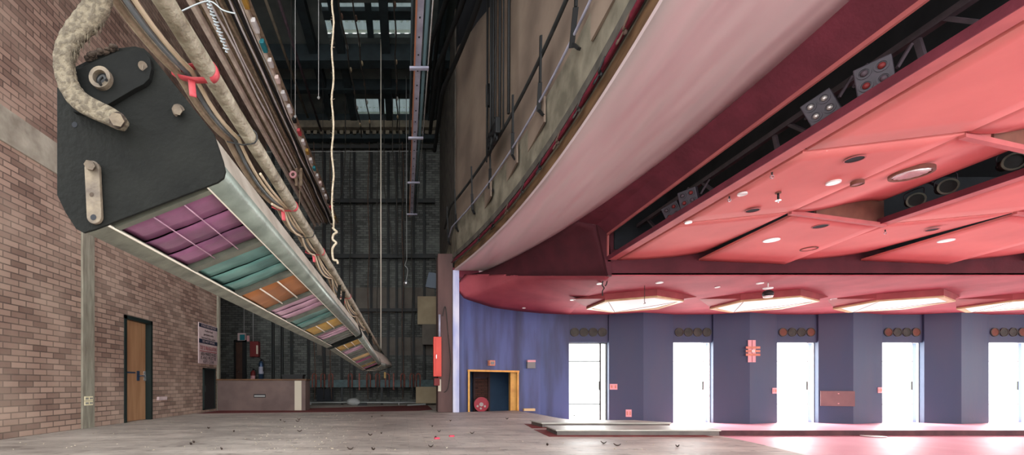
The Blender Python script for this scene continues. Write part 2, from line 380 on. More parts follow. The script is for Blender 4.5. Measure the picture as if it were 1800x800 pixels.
def origin_of(o):
    p = Vector((0,0,0))
    while o is not None: p += o.location; o = o.parent
    return p
def obj(name, mb, mat, parent=None, bevel=0.0, org=None):
    me = bpy.data.meshes.new(name)
    if parent is not None:
        base = origin_of(parent)
    elif org is not None: base = Vector(org)
    else:
        xs = [p[0] for p in mb.v]; ys = [p[1] for p in mb.v]; zs = [p[2] for p in mb.v]
        base = Vector(((min(xs)+max(xs))/2, (min(ys)+max(ys))/2, min(zs)))
    me.from_pydata([(p[0]-base.x, p[1]-base.y, p[2]-base.z) for p in mb.v], [], mb.f)
    bm = bmesh.new(); bm.from_mesh(me)
    for f, sm in zip(bm.faces, mb.sm): f.smooth = sm
    bmesh.ops.recalc_face_normals(bm, faces=bm.faces)
    if bevel > 0:
        ed = [e for e in bm.edges if len(e.link_faces) == 2 and e.calc_face_angle(0) > 0.5]
        if ed: bmesh.ops.bevel(bm, geom=ed, offset=bevel, segments=2, profile=0.5, affect='EDGES', clamp_overlap=True)
    bm.to_mesh(me); bm.free()
    me.materials.append(MAT[mat])
    o = bpy.data.objects.new(name, me); COL.objects.link(o)
    if parent is not None: o.parent = parent
    else: o.location = base
    return o
def tag(o, label, cat, group=None, kind=None):
    o['label'] = label; o['category'] = cat
    if group: o['group'] = group
    if kind: o['kind'] = kind
    return o
def thing(name, label, cat, loc, group=None):
    o = bpy.data.objects.new(name, None); o.empty_display_size = 0.1; COL.objects.link(o); o.location = loc
    return tag(o, label, cat, group)
def struct(name, mb, mat, parent=None, bevel=0.0):
    o = obj(name, mb, mat, parent, bevel)
    if parent is None: o['kind'] = 'structure'
    return o
def one(name, mb, mat, label, cat, group=None, bevel=0.0):
    return tag(obj(name, mb, mat, None, bevel), label, cat, group)
def dup(root, delta, label=None):
    r = root.copy(); COL.objects.link(r); r.location = root.location+Vector(delta)
    if label: r['label'] = label
    for ch in list(root.children):
        c = ch.copy(); COL.objects.link(c); c.parent = r
        for g in list(ch.children):
            d = g.copy(); COL.objects.link(d); d.parent = c
    return r
def text(name, body, size, c, ax, up, mat, parent, width=None, lift=0.002):
    """flat lettering centred at c, running along ax"""
    cu = bpy.data.curves.new(name, 'FONT'); cu.body = body; cu.size = size; cu.align_x = 'CENTER'; cu.align_y = 'CENTER'; cu.extrude = 0.0006
    cu.offset = 0.0
    tmp = bpy.data.objects.new('tmp', cu); COL.objects.link(tmp)
    dg = bpy.context.evaluated_depsgraph_get(); me = bpy.data.meshes.new_from_object(tmp.evaluated_get(dg))
    bpy.data.objects.remove(tmp); bpy.data.curves.remove(cu)
    ax = Vector(ax).normalized(); up = Vector(up).normalized(); n = ax.cross(up)
    xs = [v.co.x for v in me.vertices]; k = 1.0
    if width and xs: k = width/max(1e-6, max(xs)-min(xs))
    base = origin_of(parent); c = Vector(c)
    for v in me.vertices:
        q = c+ax*v.co.x*k+up*v.co.y+n*(v.co.z+lift)
        v.co = q-base
    me.materials.clear(); me.materials.append(MAT[mat])
    o = bpy.data.objects.new(name, me); COL.objects.link(o); o.parent = parent
    return o
ORD = ['first','second','third','fourth','fifth','sixth','seventh','eighth','ninth','tenth','eleventh','twelfth','thirteenth','fourteenth']
def pl(pts, fn, n):                                     # piecewise-linear lookup
    pass
def interp(x, xs, ys):
    if x <= xs[0]: return ys[0]
    for a, b, c, d in zip(xs, xs[1:], ys, ys[1:]):
        if x <= b: return c+(d-c)*(x-a)/(b-a)
    return ys[-1]
def smooth_path(pts, n=8):
    P = [Vector(p) for p in pts]; out = []
    for i in range(len(P)-1):
        p0 = P[max(0,i-1)]; p1 = P[i]; p2 = P[i+1]; p3 = P[min(len(P)-1,i+2)]
        for k in range(n):
            t = k/n
            out.append(0.5*((2*p1)+(p2-p0)*t+(2*p0-5*p1+4*p2-p3)*t*t+(3*p1-p0-3*p2+p3)*t**3))
    out.append(P[-1]); return out

# ================================================================== THE SETTING
XL = -5.38; YB = 17.5; ZR = 11.1; YD = 12.9
ZD = zat(743.5, YD)        # door sill level (about -0.36)
ZDT = zat(602, YD)         # door head
ZLC = 2.77                 # low red ceiling
YF = 8.34                  # fascia
ZH = -0.483                # hall floor
def inner(Y): return 2.15-0.0182*(Y-5.4)**2
def outer(Y): return 3.56-0.0249*(Y-4.6)**2
ZS = 3.79

# stage floor with a bowed front edge
edge = [(3.4,-3),(3.75,1.5),(3.95,3.0),(4.2,4.66),(4.42,5.6),(4.54,6.37),(4.6,7.0),(4.55,7.7),(4.1,8.4),(3.6,9.1),(3.42,9.9),(3.36,11.4),(3.2,12.86)]
poly = [(-5.74,-3)]+edge+[(1.9,12.2),(1.4,12.0),(1.36,12.0),(1.36,17.6),(-9.1,17.6),(-9.1,12.9),(-5.74,12.9)]
struct('floor', MB().prism(poly, lambda a,b,t:(a,b,t), -0.95, 0.0), 'floor')
# hall floor, raised walkway in front of the doors
struct('floor.001', MB().box(3.0,24,-3,YD+0.3,-1.05,ZH), 'pinkfloor')
YW = FPX*(CZ-ZD)/(757-VY)
struct('floor.002', MB().box(3.9,24,YW,YD+0.35,ZH,ZD), 'pinkfloor')
struct('trim_1', MB().box(3.9,24,YW-0.03,YW,ZH,ZD+0.004), 'riser')
struct('ground', MB().box(-10,40,YD+0.35,70,-0.75,ZD-0.03), 'ground')

# left brick wall with its door opening
dY0, dY1, dZ = 8.58, 9.53, 2.085
w = MB()
w.box(XL-0.35,XL,0.8,dY0,0,ZR).box(XL-0.35,XL,dY1,12.9,0,ZR).box(XL-0.35,XL,dY0,dY1,dZ,ZR)
struct('wall_left', w, 'brick')
struct('wall_left_upper', MB().box(XL-0.35,XL,12.9,17.5,3.99,ZR), 'brick')
struct('trim_2', MB().box(XL,XL+0.03,0.8,17.45,3.99,4.46), 'concrete')
struct('trim_3', MB().box(XL,XL+0.035,7.44,7.72,0,3.99), 'concretegreen')
struct('trim_4', MB().box(XL-0.02,XL+0.06,12.83,12.95,0,3.99), 'concretegreen')
struct('wall_recess', MB().box(-9.1,XL-0.35,12.7,12.9,0,4.4).box(-9.3,-9.1,12.7,17.6,0,4.4), 'brick')
struct('ceiling_wing', MB().box(-9.3,XL,12.7,17.6,4.4,4.6), 'roof')

# back wall
struct('wall_back', MB().box(-9.3,1.7,YB,YB+0.3,0,ZR+0.3), 'brickback')
for i, (z0, z1) in enumerate(((3.55,4.55),(1.9,2.6))):
    struct('trim_%d' % (5+i), MB().box(-3.4,1.2,YB-0.03,YB,z0,z1), 'panelgrey')

# stage roof: dark sheet, skylight openings, steel
sk = [(570,722,5,66),(615,722,174,206)]
def roofpt(px, py): 
    Y = FPX*(ZR-CZ)/(VY-py); return xat(px, Y), Y
SKY = []
for x0, x1, y0, y1 in sk:
    a = roofpt(x0, y0); b = roofpt(x1, y1)
    ya = a[1]; yb = b[1]
    SKY.append((xat((x0+x1)/2-(x1-x0)/2, (ya+yb)/2), xat((x0+x1)/2+(x1-x0)/2, (ya+yb)/2), ya, yb))
SKY.sort(key=lambda q: q[2])
rf = MB(); ycur = 0.0; X0, X1 = -5.8, 2.4
for (xa, xb, ya, yb) in SKY:
    rf.box(X0,X1,ycur,ya,ZR,ZR+0.12); rf.box(X0,xa,ya,yb,ZR,ZR+0.12); rf.box(xb,X1,ya,yb,ZR,ZR+0.12); ycur = yb
rf.box(X0,X1,ycur,17.8,ZR,ZR+0.12)
struct('ceiling', rf, 'roof')
for i, (xa, xb, ya, yb) in enumerate(SKY):
    wn = MB(); n = 40
    wn.slab(lambda u, v: (xa-0.05+(xb-xa+0.1)*u, ya-0.05+(yb-ya+0.1)*v, ZR+0.16+0.025*math.sin(u*62)), 96, 4, (0,0,0.004))
    o = struct('window_%d' % (i+1), wn, 'skylight')
    fr = MB(); xm = (xa+xb)/2+0.05
    fr.box(xm-0.09,xm+0.09,ya,yb,ZR-0.02,ZR+0.12)
    if i == 0: fr.box(xa,xb,ya+(yb-ya)*0.22,ya+(yb-ya)*0.48,ZR+0.0,ZR+0.12)
    ys_ = yb-0.13
    obj('bright_strip', MB().box(xa,xb,ys_,yb-0.01,ZR+0.125,ZR+0.13), 'skystrip', o)
    for k in range(14):
        xk = xa+(xb-xa)*(k+0.5)/14
        obj('sheet_fixing', MB().disc((xk,yb-(yb-ya)*0.36,ZR+0.132),(0,0,-1),0.045,10), 'skystrip', o)
    obj('window_frame', fr, 'steel', o)
bm_ = MB()
for yy, th, dp in ((10.9,0.3,0.45),(13.75,0.35,0.5),(15.25,0.22,0.35),(17.2,0.25,0.4)): bm_.box(X0,X1,yy-th/2,yy+th/2,ZR-dp,ZR)
struct('trim_7', bm_, 'steel')
bm_ = MB()
for xx in (-4.3,-2.75,-1.9,-0.55,1.05): bm_.box(xx-0.12,xx+0.12,0.5,17.4,ZR-0.3,ZR)
struct('trim_8', bm_, 'steel')
# tan head beam and perforated channel across the top of the back wall
b = MB().box(-5.3,1.3,17.0,17.3,zat(226,17.1),zat(214,17.1)); struct('trim_9', b, 'roofbeam')
b = MB().box(-5.3,1.3,17.0,17.3,zat(246,17.1),zat(238,17.1)); struct('trim_10', b, 'steel')
b = MB()
for k in range(26): b.box(-5.2+k*0.25,-5.06+k*0.25,17.0,17.06,zat(237,17.0),zat(229,17.0))
struct('trim_11', b, 'roofbeam')

# proscenium wall: arc of concrete, boards, timber nosing
def arcwall(x_off0, x_off1, z0, z1, Y0, Y1, n, f=inner, smooth=True):
    mb = MB(); vs = []
    for i in range(n+1):
        Y = Y0+(Y1-Y0)*i/n; X = f(Y)
        vs += [(X+x_off0,Y,z0),(X+x_off1,Y,z0),(X+x_off1,Y,z1),(X+x_off0,Y,z1)]
    fs = [(0,1,2,3),(4*n+3,4*n+2,4*n+1,4*n)]
    for i in range(n):
        a = 4*i; c = a+4
        for q in range(4): fs.append((a+q, c+q, c+(q+1) % 4, a+(q+1) % 4))
    return mb.add(vs, fs, False)
def innerx(Y): return inner(Y) if Y <= 11.9 else 1.381
struct('trim_12', arcwall(-0.03,0.25,ZS,3.99,-1,11.9,36), 'timber')
struct('trim_13', arcwall(-0.06,0.25,4.12,4.24,-1,11.9,36), 'ledge')
struct('wall_proscenium', arcwall(0.03,0.3,3.99,4.12,-1,11.9,36), 'beamconc')
struct('wall_proscenium_beam', arcwall(0.0,0.3,4.24,5.02,-1,15.2,48,innerx), 'beamconc')
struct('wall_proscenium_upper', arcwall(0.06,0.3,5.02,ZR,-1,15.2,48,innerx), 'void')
struct('wall_proscenium_far', MB().box(1.40,1.62,12.3,17.6,0,ZR), 'ledge')
cv = MB(); 
def canv(u, v):
    Y = 3.0+12.15*u
    zt = interp(Y, [3.0,8.0,9.4,15.2], [8.6,8.6,8.85,10.9]); z = 5.02+(zt-5.02)*v
    return (innerx(Y)+0.045+0.012*math.sin(Y*5+z), Y, z)
cv.slab(canv, 60, 12, (0.012,0,0))
struct('wall_proscenium_canvas', cv, 'canvas')
struct('wall_pier', MB().box(0.90,1.30,11.9,12.5,0,4.24), 'pier', bevel=0.02)
struct('wall_bulkhead_cap', MB().box(1.30,2.0,11.90,12.02,3.60,3.86), 'darkred')
struct('trim_14', MB().box(1.30,1.47,11.86,12.5,0,ZS), 'bluelight', bevel=0.01)

# pink soffit between the two arcs
def sof(u, v):
    Y = -1+13.1*v; xi = inner(Y)+0.2; xo = max(outer(Y), xi+0.02)
    return (inner(Y)-0.035+(xo-inner(Y)+0.035)*u, Y, ZS-0.012)
struct('ceiling_soffit', MB().slab(sof, 10, 60, (0,0,0.05)), 'soffit')
# dark red bulkhead from soffit edge down to the slot head, then down to the low ceiling
bk = MB()
YE = [8.34,9.0,9.6,10.2,10.8,11.4,11.9]
XBT = [3.86,3.55,3.22,2.95,2.66,2.22,1.62]
def bulk(u, v):
    Y = -1+12.9*v
    a = (outer(Y)-0.01, ZS)
    if Y <= YF:
        m = (3.60 if Y > 0 else 3.6, 3.72); c = (3.80, 3.53)
        if outer(Y) > 3.58: m = (outer(Y)+0.05, 3.72)
    else:
        zb = zat(485, Y); xb = interp(Y, YE, XBT); m = (a[0]*0.6+xb*0.4, a[1]*0.6+zb*0.4); c = (xb, zb)
        tb_ = max(0, 1-(Y-YF)/1.5)**2; m = (m[0]*(1-tb_)+3.6*tb_, m[1]*(1-tb_)+3.72*tb_)
    if u < 0.5: t = u*2; return (a[0]+(m[0]-a[0])*t, Y, a[1]+(m[1]-a[1])*t)
    t = u*2-1; return (m[0]+(c[0]-m[0])*t, Y, m[1]+(c[1]-m[1])*t)
n1 = 60
bk.slab(lambda u, v: bulk(u, v*(YF+1)/12.9), 4, 48, (0.03,0.0,0.03), smooth=False)
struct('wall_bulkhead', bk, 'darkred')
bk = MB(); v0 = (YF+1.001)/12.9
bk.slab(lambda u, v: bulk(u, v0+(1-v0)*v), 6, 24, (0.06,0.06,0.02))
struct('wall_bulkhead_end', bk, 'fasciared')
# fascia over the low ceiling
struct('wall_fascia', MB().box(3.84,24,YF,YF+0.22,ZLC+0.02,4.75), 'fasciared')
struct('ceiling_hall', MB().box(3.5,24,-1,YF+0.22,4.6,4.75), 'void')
struct('wall_slot_end', MB().box(3.79,3.90,YF-0.03,YF+0.2,3.03,4.7).prism([(3.59,3.74),(3.82,3.52),(3.87,2.76),(3.80,2.77)], lambda a,b,t:(a,t,b), YF-0.03, YF+0.04), 'fasciared')

# hall side wall: curved blue part
BL = [(800,11.95),(815,12.05),(822,12.15),(866,12.6),(910,13.05),(950,13.1),(1000,YD)]
BLT = [505,524,527,541,547,551,553.2]
BW = [(xat(p,D),D) for p,D in BL]
def seg(mb, a, b, z0a, z0b, z1a, z1b, th=0.15):
    d = Vector((b[0]-a[0], b[1]-a[1], 0)); nrm = Vector((-d.y, d.x, 0)).normalized()*th
    if nrm.y < 0: nrm = -nrm
    A0 = Vector((a[0],a[1],z0a)); B0 = Vector((b[0],b[1],z0b)); A1 = Vector((a[0],a[1],z1a)); B1 = Vector((b[0],b[1],z1b))
    mb.add([A0,B0,B1,A1,A0+nrm,B0+nrm,B1+nrm,A1+nrm], [(0,1,2,3),(7,6,5,4),(0,4,5,1),(3,2,6,7),(0,3,7,4),(1,5,6,2)])
ZO = 1.125
wb = MB()
zt = [zat(y, D)+0.03 for y,(p,D) in zip(BLT, BL)]
for i in range(6):
    zlo = ZO if i in (2,3) else -0.95
    seg(wb, BW[i], BW[i+1], zlo, zlo, zt[i], zt[i+1])
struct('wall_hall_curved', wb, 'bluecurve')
# passage behind the doorway
ps = MB(); ps.box(1.65,4.7,14.6,14.75,-0.95,2.2).box(1.5,1.65,12.4,14.75,-0.95,2.2).box(4.3,4.45,13.3,14.75,-0.95,2.2).box(1.5,4.7,13.3,14.75,2.2,2.3).box(1.5,4.7,12.3,14.75,-1.05,-0.95)
struct('wall_passage', ps, 'bluedeep')
# yellow door frame
fy = MB()
a, bq = BW[2], BW[4]
dx = Vector((bq[0]-a[0], bq[1]-a[1], 0)).normalized(); ny = Vector((-dx.y, dx.x, 0))
fy.bar((a[0]+0.03,a[1]-0.02,-0.95),(a[0]+0.03,a[1]-0.02,ZO),0.04,0.05)
fy.bar((a[0]-0.0,a[1]-0.02,ZO),(bq[0]+0.03,bq[1]-0.02,ZO),0.04,0.05)
fy.bar((bq[0],bq[1]-0.02,-0.95),(bq[0],bq[1]-0.02,ZO),0.04,0.05)
fy.obox((bq[0]-0.10,bq[1]+0.16,(ZO-0.95)/2),(1,0,0),(0,1,0),(0,0,1),0.10,0.11,(ZO+0.95)/2)
struct('door_1', fy, 'yellow')
# red low ceiling: flat part and the coved left end
def lowleft(u, v):
    Y = YF+(11.9-YF)*v
    p = Vector((interp(Y, YE, XBT), Y, zat(485, Y)))
    t = 1-v; k = t*6; i = min(5, int(k)); f = k-i
    q = Vector((BW[i][0]+(BW[i+1][0]-BW[i][0])*f, BW[i][1]+(BW[i+1][1]-BW[i][1])*f, zt[i]-0.03+(zt[i+1]-zt[i])*f))
    return p.lerp(q, u)
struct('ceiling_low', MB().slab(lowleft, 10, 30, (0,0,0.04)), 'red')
struct('ceiling_low_flat', MB().add([(3.86,YF,ZLC),(24,YF,ZLC),(24,YD+0.3,ZLC),(4.77,YD+0.3,ZLC),(4.77,YD,ZLC),
      (3.86,YF,ZLC+0.05),(24,YF,ZLC+0.05),(24,YD+0.3,ZLC+0.05),(4.77,YD+0.3,ZLC+0.05),(4.77,YD,ZLC+0.05)],
      [(0,1,2,3,4),(9,8,7,6,5),(0,5,6,1),(1,6,7,2),(2,7,8,3),(3,8,9,4),(4,9,5,0)]), 'red')

# folded blue wall with the glazed doors
DP = [(1000,1069.5),(1183.5,1252.5),(1366,1437),(1551,1622.5),(1738,1810)]
RG = [1131,1318,1500,1690]
pitch = 186.5
for k in range(2): DP.append((DP[-1][0]+pitch, DP[-1][1]+pitch))
for k in range(3): RG.append(RG[-1]+pitch)
wd = MB(); hd = MB()
for i, (a, b) in enumerate(DP):
    xr = xat(b, YD); rx = xat(RG[i], YD-0.36) if i < len(RG) else xr+0.9
    nx = xat(DP[i+1][0], YD) if i+1 < len(DP) else xr+1.9
    wd.prism([(xr,YD-0.03),(rx,YD-0.36),(nx,YD),(nx,YD+0.3),(xr,YD+0.3)], lambda p,q,t:(p,q,t), ZD, ZLC)
    hd.box(xat(a,YD),xr,YD+0.02,YD+0.3,ZDT,ZLC)
    # side returns
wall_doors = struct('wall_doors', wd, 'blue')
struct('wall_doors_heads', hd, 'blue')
for i, (a, b) in enumerate(DP[:5]):
    for q in range(4):
        cx = xat(a+10+q*16.3, YD+0.02); cz = zat(584, YD)
        mb = MB().ring((cx,YD+0.022,cz),(0,-1,0),0.128,0.108,0.025)
        v = obj('vent', mb, 'ventgrey', wall_doors)
        mb = MB().disc((cx,YD+0.012,cz),(0,-1,0),0.112)
        for s_ in range(-3,4): 
            hw = math.sqrt(max(0.0,0.108**2-(s_*0.035)**2)); mb.box(cx-hw,cx+hw,YD+0.0,YD+0.012,cz+s_*0.035-0.008,cz+s_*0.035+0.004)
        obj('vent_louvre', mb, 'brown' if (i >= 2 and q in (0,3)) else 'ventgrey', v)
for i, (a, b) in enumerate(DP):
    x0, x1 = xat(a, YD)+0.01, xat(b, YD)-0.01; xm = x0+(x1-x0)*0.84
    f = MB(); t = 0.03 if i == 0 else 0.014; y0, y1 = YD+0.10, YD+0.15
    z1 = ZDT; z0 = ZD
    f.box(x0,x0+t,y0,y1,z0,z1).box(x1-t,x1,y0,y1,z0,z1).box(x0,x1,y0,y1,z1-t,z1).box(xm-t*0.7,xm+t*0.7,y0,y1,z0,z1)
    for py in (635,711): f.box(x0,xm,y0,y1,zat(py,YD)-0.012,zat(py,YD)+0.012)
    o = struct('door_%d' % (i+2), f, 'alu' if i == 0 else 'whitemetal')
    obj('glass_pane', MB().box(x0+t,x1-t,YD+0.122,YD+0.128,z0+0.002,z1-t), 'glass', o)
    obj('door_handle', MB().box(xm-0.06,xm-0.03,YD+0.07,YD+0.10,z0+0.95,z0+1.2), 'alu', o)

# ================================================================== HALL CEILING: coral panels in bays
ZP = 3.06
GP = 'coral acoustic panels of the hall ceiling'
BAYN = ['nearest the lighting slot beside the pink soffit','behind the second lighting slot','in the third row from the stage','in the fourth row from the stage','in the fifth row from the stage']
def quadmap(c, u, v):
    a, b_, d, e = [Vector((p[0],p[1],0)) for p in c]      # a(u0v0) b(u1v0) d(u1v1) e(u0v1)
    return (a*(1-u)+b_*u)*(1-v)+(e*(1-u)+d*u)*v
def cpanel(c, zf, label, nu=18, nv=10, mat='pink'):
    def fn(u, v):
        p = quadmap(c, u, v); return (p.x, p.y, zf(u, v))
    mb = MB().slab(fn, nu, nv, (0,0,0.035))
    return one('ceiling_panel', mb, mat, label, 'ceiling panel', GP)
for k in range(4):
    ox = 3.03*k; nm = BAYN[k]
    x0 = 4.0+ox
    cpanel([(x0,YF-0.01),(x0+1.62,YF-0.01),(x0+1.2,6.03),(x0,6.45)], lambda u,v: ZP+0.15*(u**2)*(1-v),
           'curled coral ceiling panel against the dark red fascia, '+nm, 14, 10)
    cpanel([(x0,6.41),(x0+1.2,5.99),(x0+1.2,4.14),(x0,4.48)], lambda u,v: ZP, 'flat front of the middle coral ceiling panel, '+nm, 8, 8)
    bpan = [(x0+1.2,5.985),(x0+2.85,6.40),(x0+2.8,4.75),(x0+1.2,4.145)]
    cpanel(bpan, lambda u,v: ZP+0.31*(u*u*(3-2*u))*0.999, 'coral ceiling panel curling up to a dark slot, '+nm, 18, 10)
    cpanel([(x0,4.435),(x0+1.2,4.09),(x0+1.2,2.2),(x0,2.54)], lambda u,v: ZP, 'flat near coral ceiling panel close above the camera, '+nm, 8, 8)
    cpanel([(x0+1.2,4.115),(x0+2.85,4.53),(x0+2.8,2.9),(x0+1.2,2.205)], lambda u,v: ZP+0.31*(u*u*(3-2*u)), 'near coral ceiling panel curling upward, '+nm, 18, 10)
    cpanel([(x0+1.5,YF-0.01),(x0+3.10,YF-0.01),(x0+2.98,6.53),(x0+1.32,6.10)], lambda u,v: ZP-0.07*u*(1-v)-0.01,
           'low coral ceiling panel with round holes, '+nm, 10, 10)
    # lips on the near edge of the low panels, with the brown closing board above
    for dy in (0.0, -1.86):
        mb = MB().bar((x0+1.2,6.02+dy,ZP-0.005),(x0+3.0,6.50+dy,ZP-0.005),0.05,0.05)
        one('ceiling_edge_strip', mb, 'rail', 'coral edge strip along the %s lip of the panels %s' % ('far' if dy == 0 else 'near', nm), 'edge strip', 'edge strips of the coral panels')
        mb = MB().bar((x0+1.7,6.19+dy,ZP+0.25),(x0+3.0,6.53+dy,ZP+0.25),0.03,0.44)
        one('ceiling_closing_board', mb, 'brown', 'brown board closing the gap above the %s lip of the panels %s' % ('far' if dy == 0 else 'near', nm), 'board', 'closing boards of the coral panels')
    # slot: rail under, head over, dark backing, truss bars
    ya, yb = (-1.0, YF-0.02) if k == 0 else (4.72, 6.50)
    xs = 3.80+ox+(0.05 if k else 0)
    rl = thing('slot_rail', 'coral rail under the dark lighting slot, '+nm, 'rail', (xs,(ya+yb)/2,ZP), 'rails under the lighting slots')
    obj('rail', MB().box(xs,xs+0.155,ya,yb,ZP,ZP+0.07), 'rail', rl)
    obj('rail_face', MB().box(xs-0.012,xs+0.0,ya,yb,ZP-0.005,ZP+0.075), 'darkred', rl)
    if k == 0:
        struct('trim_15', MB().box(3.775,3.80,-1,YF-0.02,3.51,3.56).box(3.775,3.81,YF-0.05,YF-0.02,ZP+0.07,3.53), 'rail')
    else:
        struct('trim_%d' % (15+k), MB().box(xs-0.02,xs+0.02,ya,yb,3.40,3.43), 'brown')
    tb = MB()
    step = 0.62; y = ya+0.3; j = 0
    tr = thing('slot_truss', 'dark steel truss inside the lighting slot, '+nm, 'truss', (xs+0.55,(ya+yb)/2,ZP+0.08), 'trusses in the lighting slots')
    obj('chord', MB().box(xs+0.52,xs+0.58,ya+0.02,yb-0.02,ZP+0.08,ZP+0.13), 'trussbar', tr)
    obj('chord', MB().box(xs+0.52,xs+0.58,ya+0.02,yb-0.02,3.66,3.72), 'trussbar', tr)
    while y < yb-0.4:
        obj('brace', MB().bar((xs+0.55,y,ZP+0.1),(xs+0.55,y+(0.55 if j % 2 else 0.12),3.69),0.045,0.03), 'trussbar', tr)
        y += step*(1.0 if j % 2 else 1.35); j += 1
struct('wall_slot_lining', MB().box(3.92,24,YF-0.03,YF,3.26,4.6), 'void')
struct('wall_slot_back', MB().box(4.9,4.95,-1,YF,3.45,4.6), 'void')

# lamps in the first slot: four-lamp square floods
def flood(px, py, rx, lab, warm):
    X = 4.02; Y = FPX*X/(px-VX); Z = zat(py, Y); Z = max(Z, ZP+0.24)
    t = thing('floodlight', lab, 'light', (X,Y,Z-0.15), 'square four-lamp floodlights in the front slot')
    axn = Vector((-0.75,-0.62,-0.28)).normalized(); ay = Vector((0,0,1)).cross(axn).normalized(); az = axn.cross(ay)
    ay2 = ay*math.cos(rx)+az*math.sin(rx); az2 = -ay*math.sin(rx)+az*math.cos(rx)
    c = Vector((X,Y,Z))
    obj('body', MB().obox(c, axn, ay2, az2, 0.05, 0.115, 0.115), 'fixture', t, 0.008)
    for a in (-1,1):
        for b_ in (-1,1):
            p = c+ay2*a*0.052+az2*b_*0.052+axn*0.051
            mb = MB().ring(p, axn, 0.045, 0.034, 0.012, 16)
            l = obj('lamp', mb, 'fixture', t)
            obj('reflector', MB().ball(p+axn*0.003, 0.026, 12, 6, (1,1,1)), 'lens' if warm > 0.5 else ('reddull' if (a+b_) else 'trussbar'), l)
    for s_ in (-1,1): obj('yoke_arm', MB().bar(c-axn*0.05+ay2*0.13*s_, c-axn*0.05+ay2*0.13*s_+Vector((0.12,0,0.2)),0.02,0.02), 'trussbar', t)
flood(1183,372,0.3,'farthest square floodlight in the front lighting slot',0)
flood(1211,348,0.1,'square floodlight beside the farthest one in the front lighting slot',0)
flood(1443,190,0.35,'square floodlight with four bright reflectors in the front slot',1)
flood(1537,135,0.1,'nearest square floodlight with coppery reflectors in the front slot',0)
# round spotlights in the second slot
for (px, py, lab) in ((1610,352,'farthest round spotlight in the second lighting slot'),(1666,328,'middle round spotlight in the second lighting slot'),(1782,284,'nearest round spotlight in the second lighting slot')):
    X = 7.08; Y = FPX*X/(px-VX); Z = max(zat(py, Y), ZP+0.2)
    t = thing('spotlight', lab, 'light', (X,Y,Z-0.1), 'round spotlights in the second slot')
    d = Vector((-0.6,-0.75,-0.2)).normalized(); c = Vector((X,Y,Z))
    obj('can', MB().tube([c+d*0.0, c-d*0.26], [0.085,0.07], 18), 'darkgrey', t)
    obj('rim', MB().ring(c, d, 0.098, 0.078, 0.02, 22), 'railgreen', t)
    obj('yoke', MB().tube(smooth_path([c-d*0.1+Vector((0,0.11,0)), c-d*0.1+Vector((0,0.11,0.14)), c-d*0.1+Vector((0,-0.11,0.14)), c-d*0.1+Vector((0,-0.11,0))],5),0.008,6), 'fixture', t)

# openings and small fittings on the coral panels
def onpanel(px, py, z=ZP): 
    Y = FPX*(z-CZ)/(VY-py); return xat(px, Y), Y
for (px, py, r, lab) in ((1502,279,0.075,'dark round hole in the middle coral panel beside the large downlight'),(1323,369,0.075,'dark round hole in the middle coral panel near the sprinkler'),
                         (1442,397,0.09,'dark round hole in the low coral panel under the edge strip'),(1317,446,0.085,'dark round hole in the low coral panel by the fascia'),(1638,403,0.07,'dark oval hole in the coral panel right of the slot')):
    X, Y = onpanel(px, py, ZP-0.01)
    t = thing('ceiling_opening', lab, 'opening', (X,Y,ZP-0.02), 'round holes in the coral panels')
    obj('rim', MB().ring((X,Y,ZP-0.016),(0,0,-1),r+0.012,r,0.006), 'rail', t); obj('hole', MB().disc((X,Y,ZP-0.017),(0,0,-1),r), 'void', t)
for (px, py, r, lab, m) in ((1210,391,0.035,'small white downlight at the seam beside the front slot','bulb'),(1356,422,0.10,'white round downlight in the low coral panel','bulb'),(1663,423,0.085,'white round downlight in the coral panel near the right edge','bulb'),
                         (1465,321,0.055,'small white downlight in the middle coral panel','bulb'),(1305,341,0.04,'small pale fitting in the coral panel near the slot','whitemetal')):
    X, Y = onpanel(px, py, ZP-0.02)
    t = thing('downlight', lab, 'light', (X,Y,ZP-0.03), 'small downlights in the coral panels')
    obj('trim_ring', MB().ring((X,Y,ZP-0.012),(0,0,-1),r+0.012,r,0.018), 'whitemetal', t); obj('lamp', MB().disc((X,Y,ZP-0.024),(0,0,-1),r), m, t)
for (px, py, r, lab) in ((1602,306,0.18,'large chrome downlight in the middle coral panel'),(1422,433,0.12,'recessed chrome downlight in the low coral panel'),(1507,317,0.06,'small hooded chrome downlight beside the large one')):
    z = ZP+0.0
    X, Y = onpanel(px, py, z)
    t = thing('downlight', lab, 'light', (X,Y,z-0.05), 'chrome downlights')
    zz = z+(0.03 if r > 0.15 else -0.012)
    obj('trim_ring', MB().ring((X,Y,zz),(0,0,-1),r,r*0.86,0.04), 'brown', t)
    mb = MB(); n = 26
    for q in range(n):
        a0, a1 = 2*math.pi*q/n, 2*math.pi*(q+1)/n; rr = r*(0.84 if q % 2 else 0.78)
        mb.add([(X+math.cos(a0)*rr,Y+math.sin(a0)*rr,zz-0.03),(X+math.cos(a1)*rr,Y+math.sin(a1)*rr,zz-0.03),(X,Y,zz-0.004)],[(0,1,2)])
    obj('reflector', mb, 'lens', t)
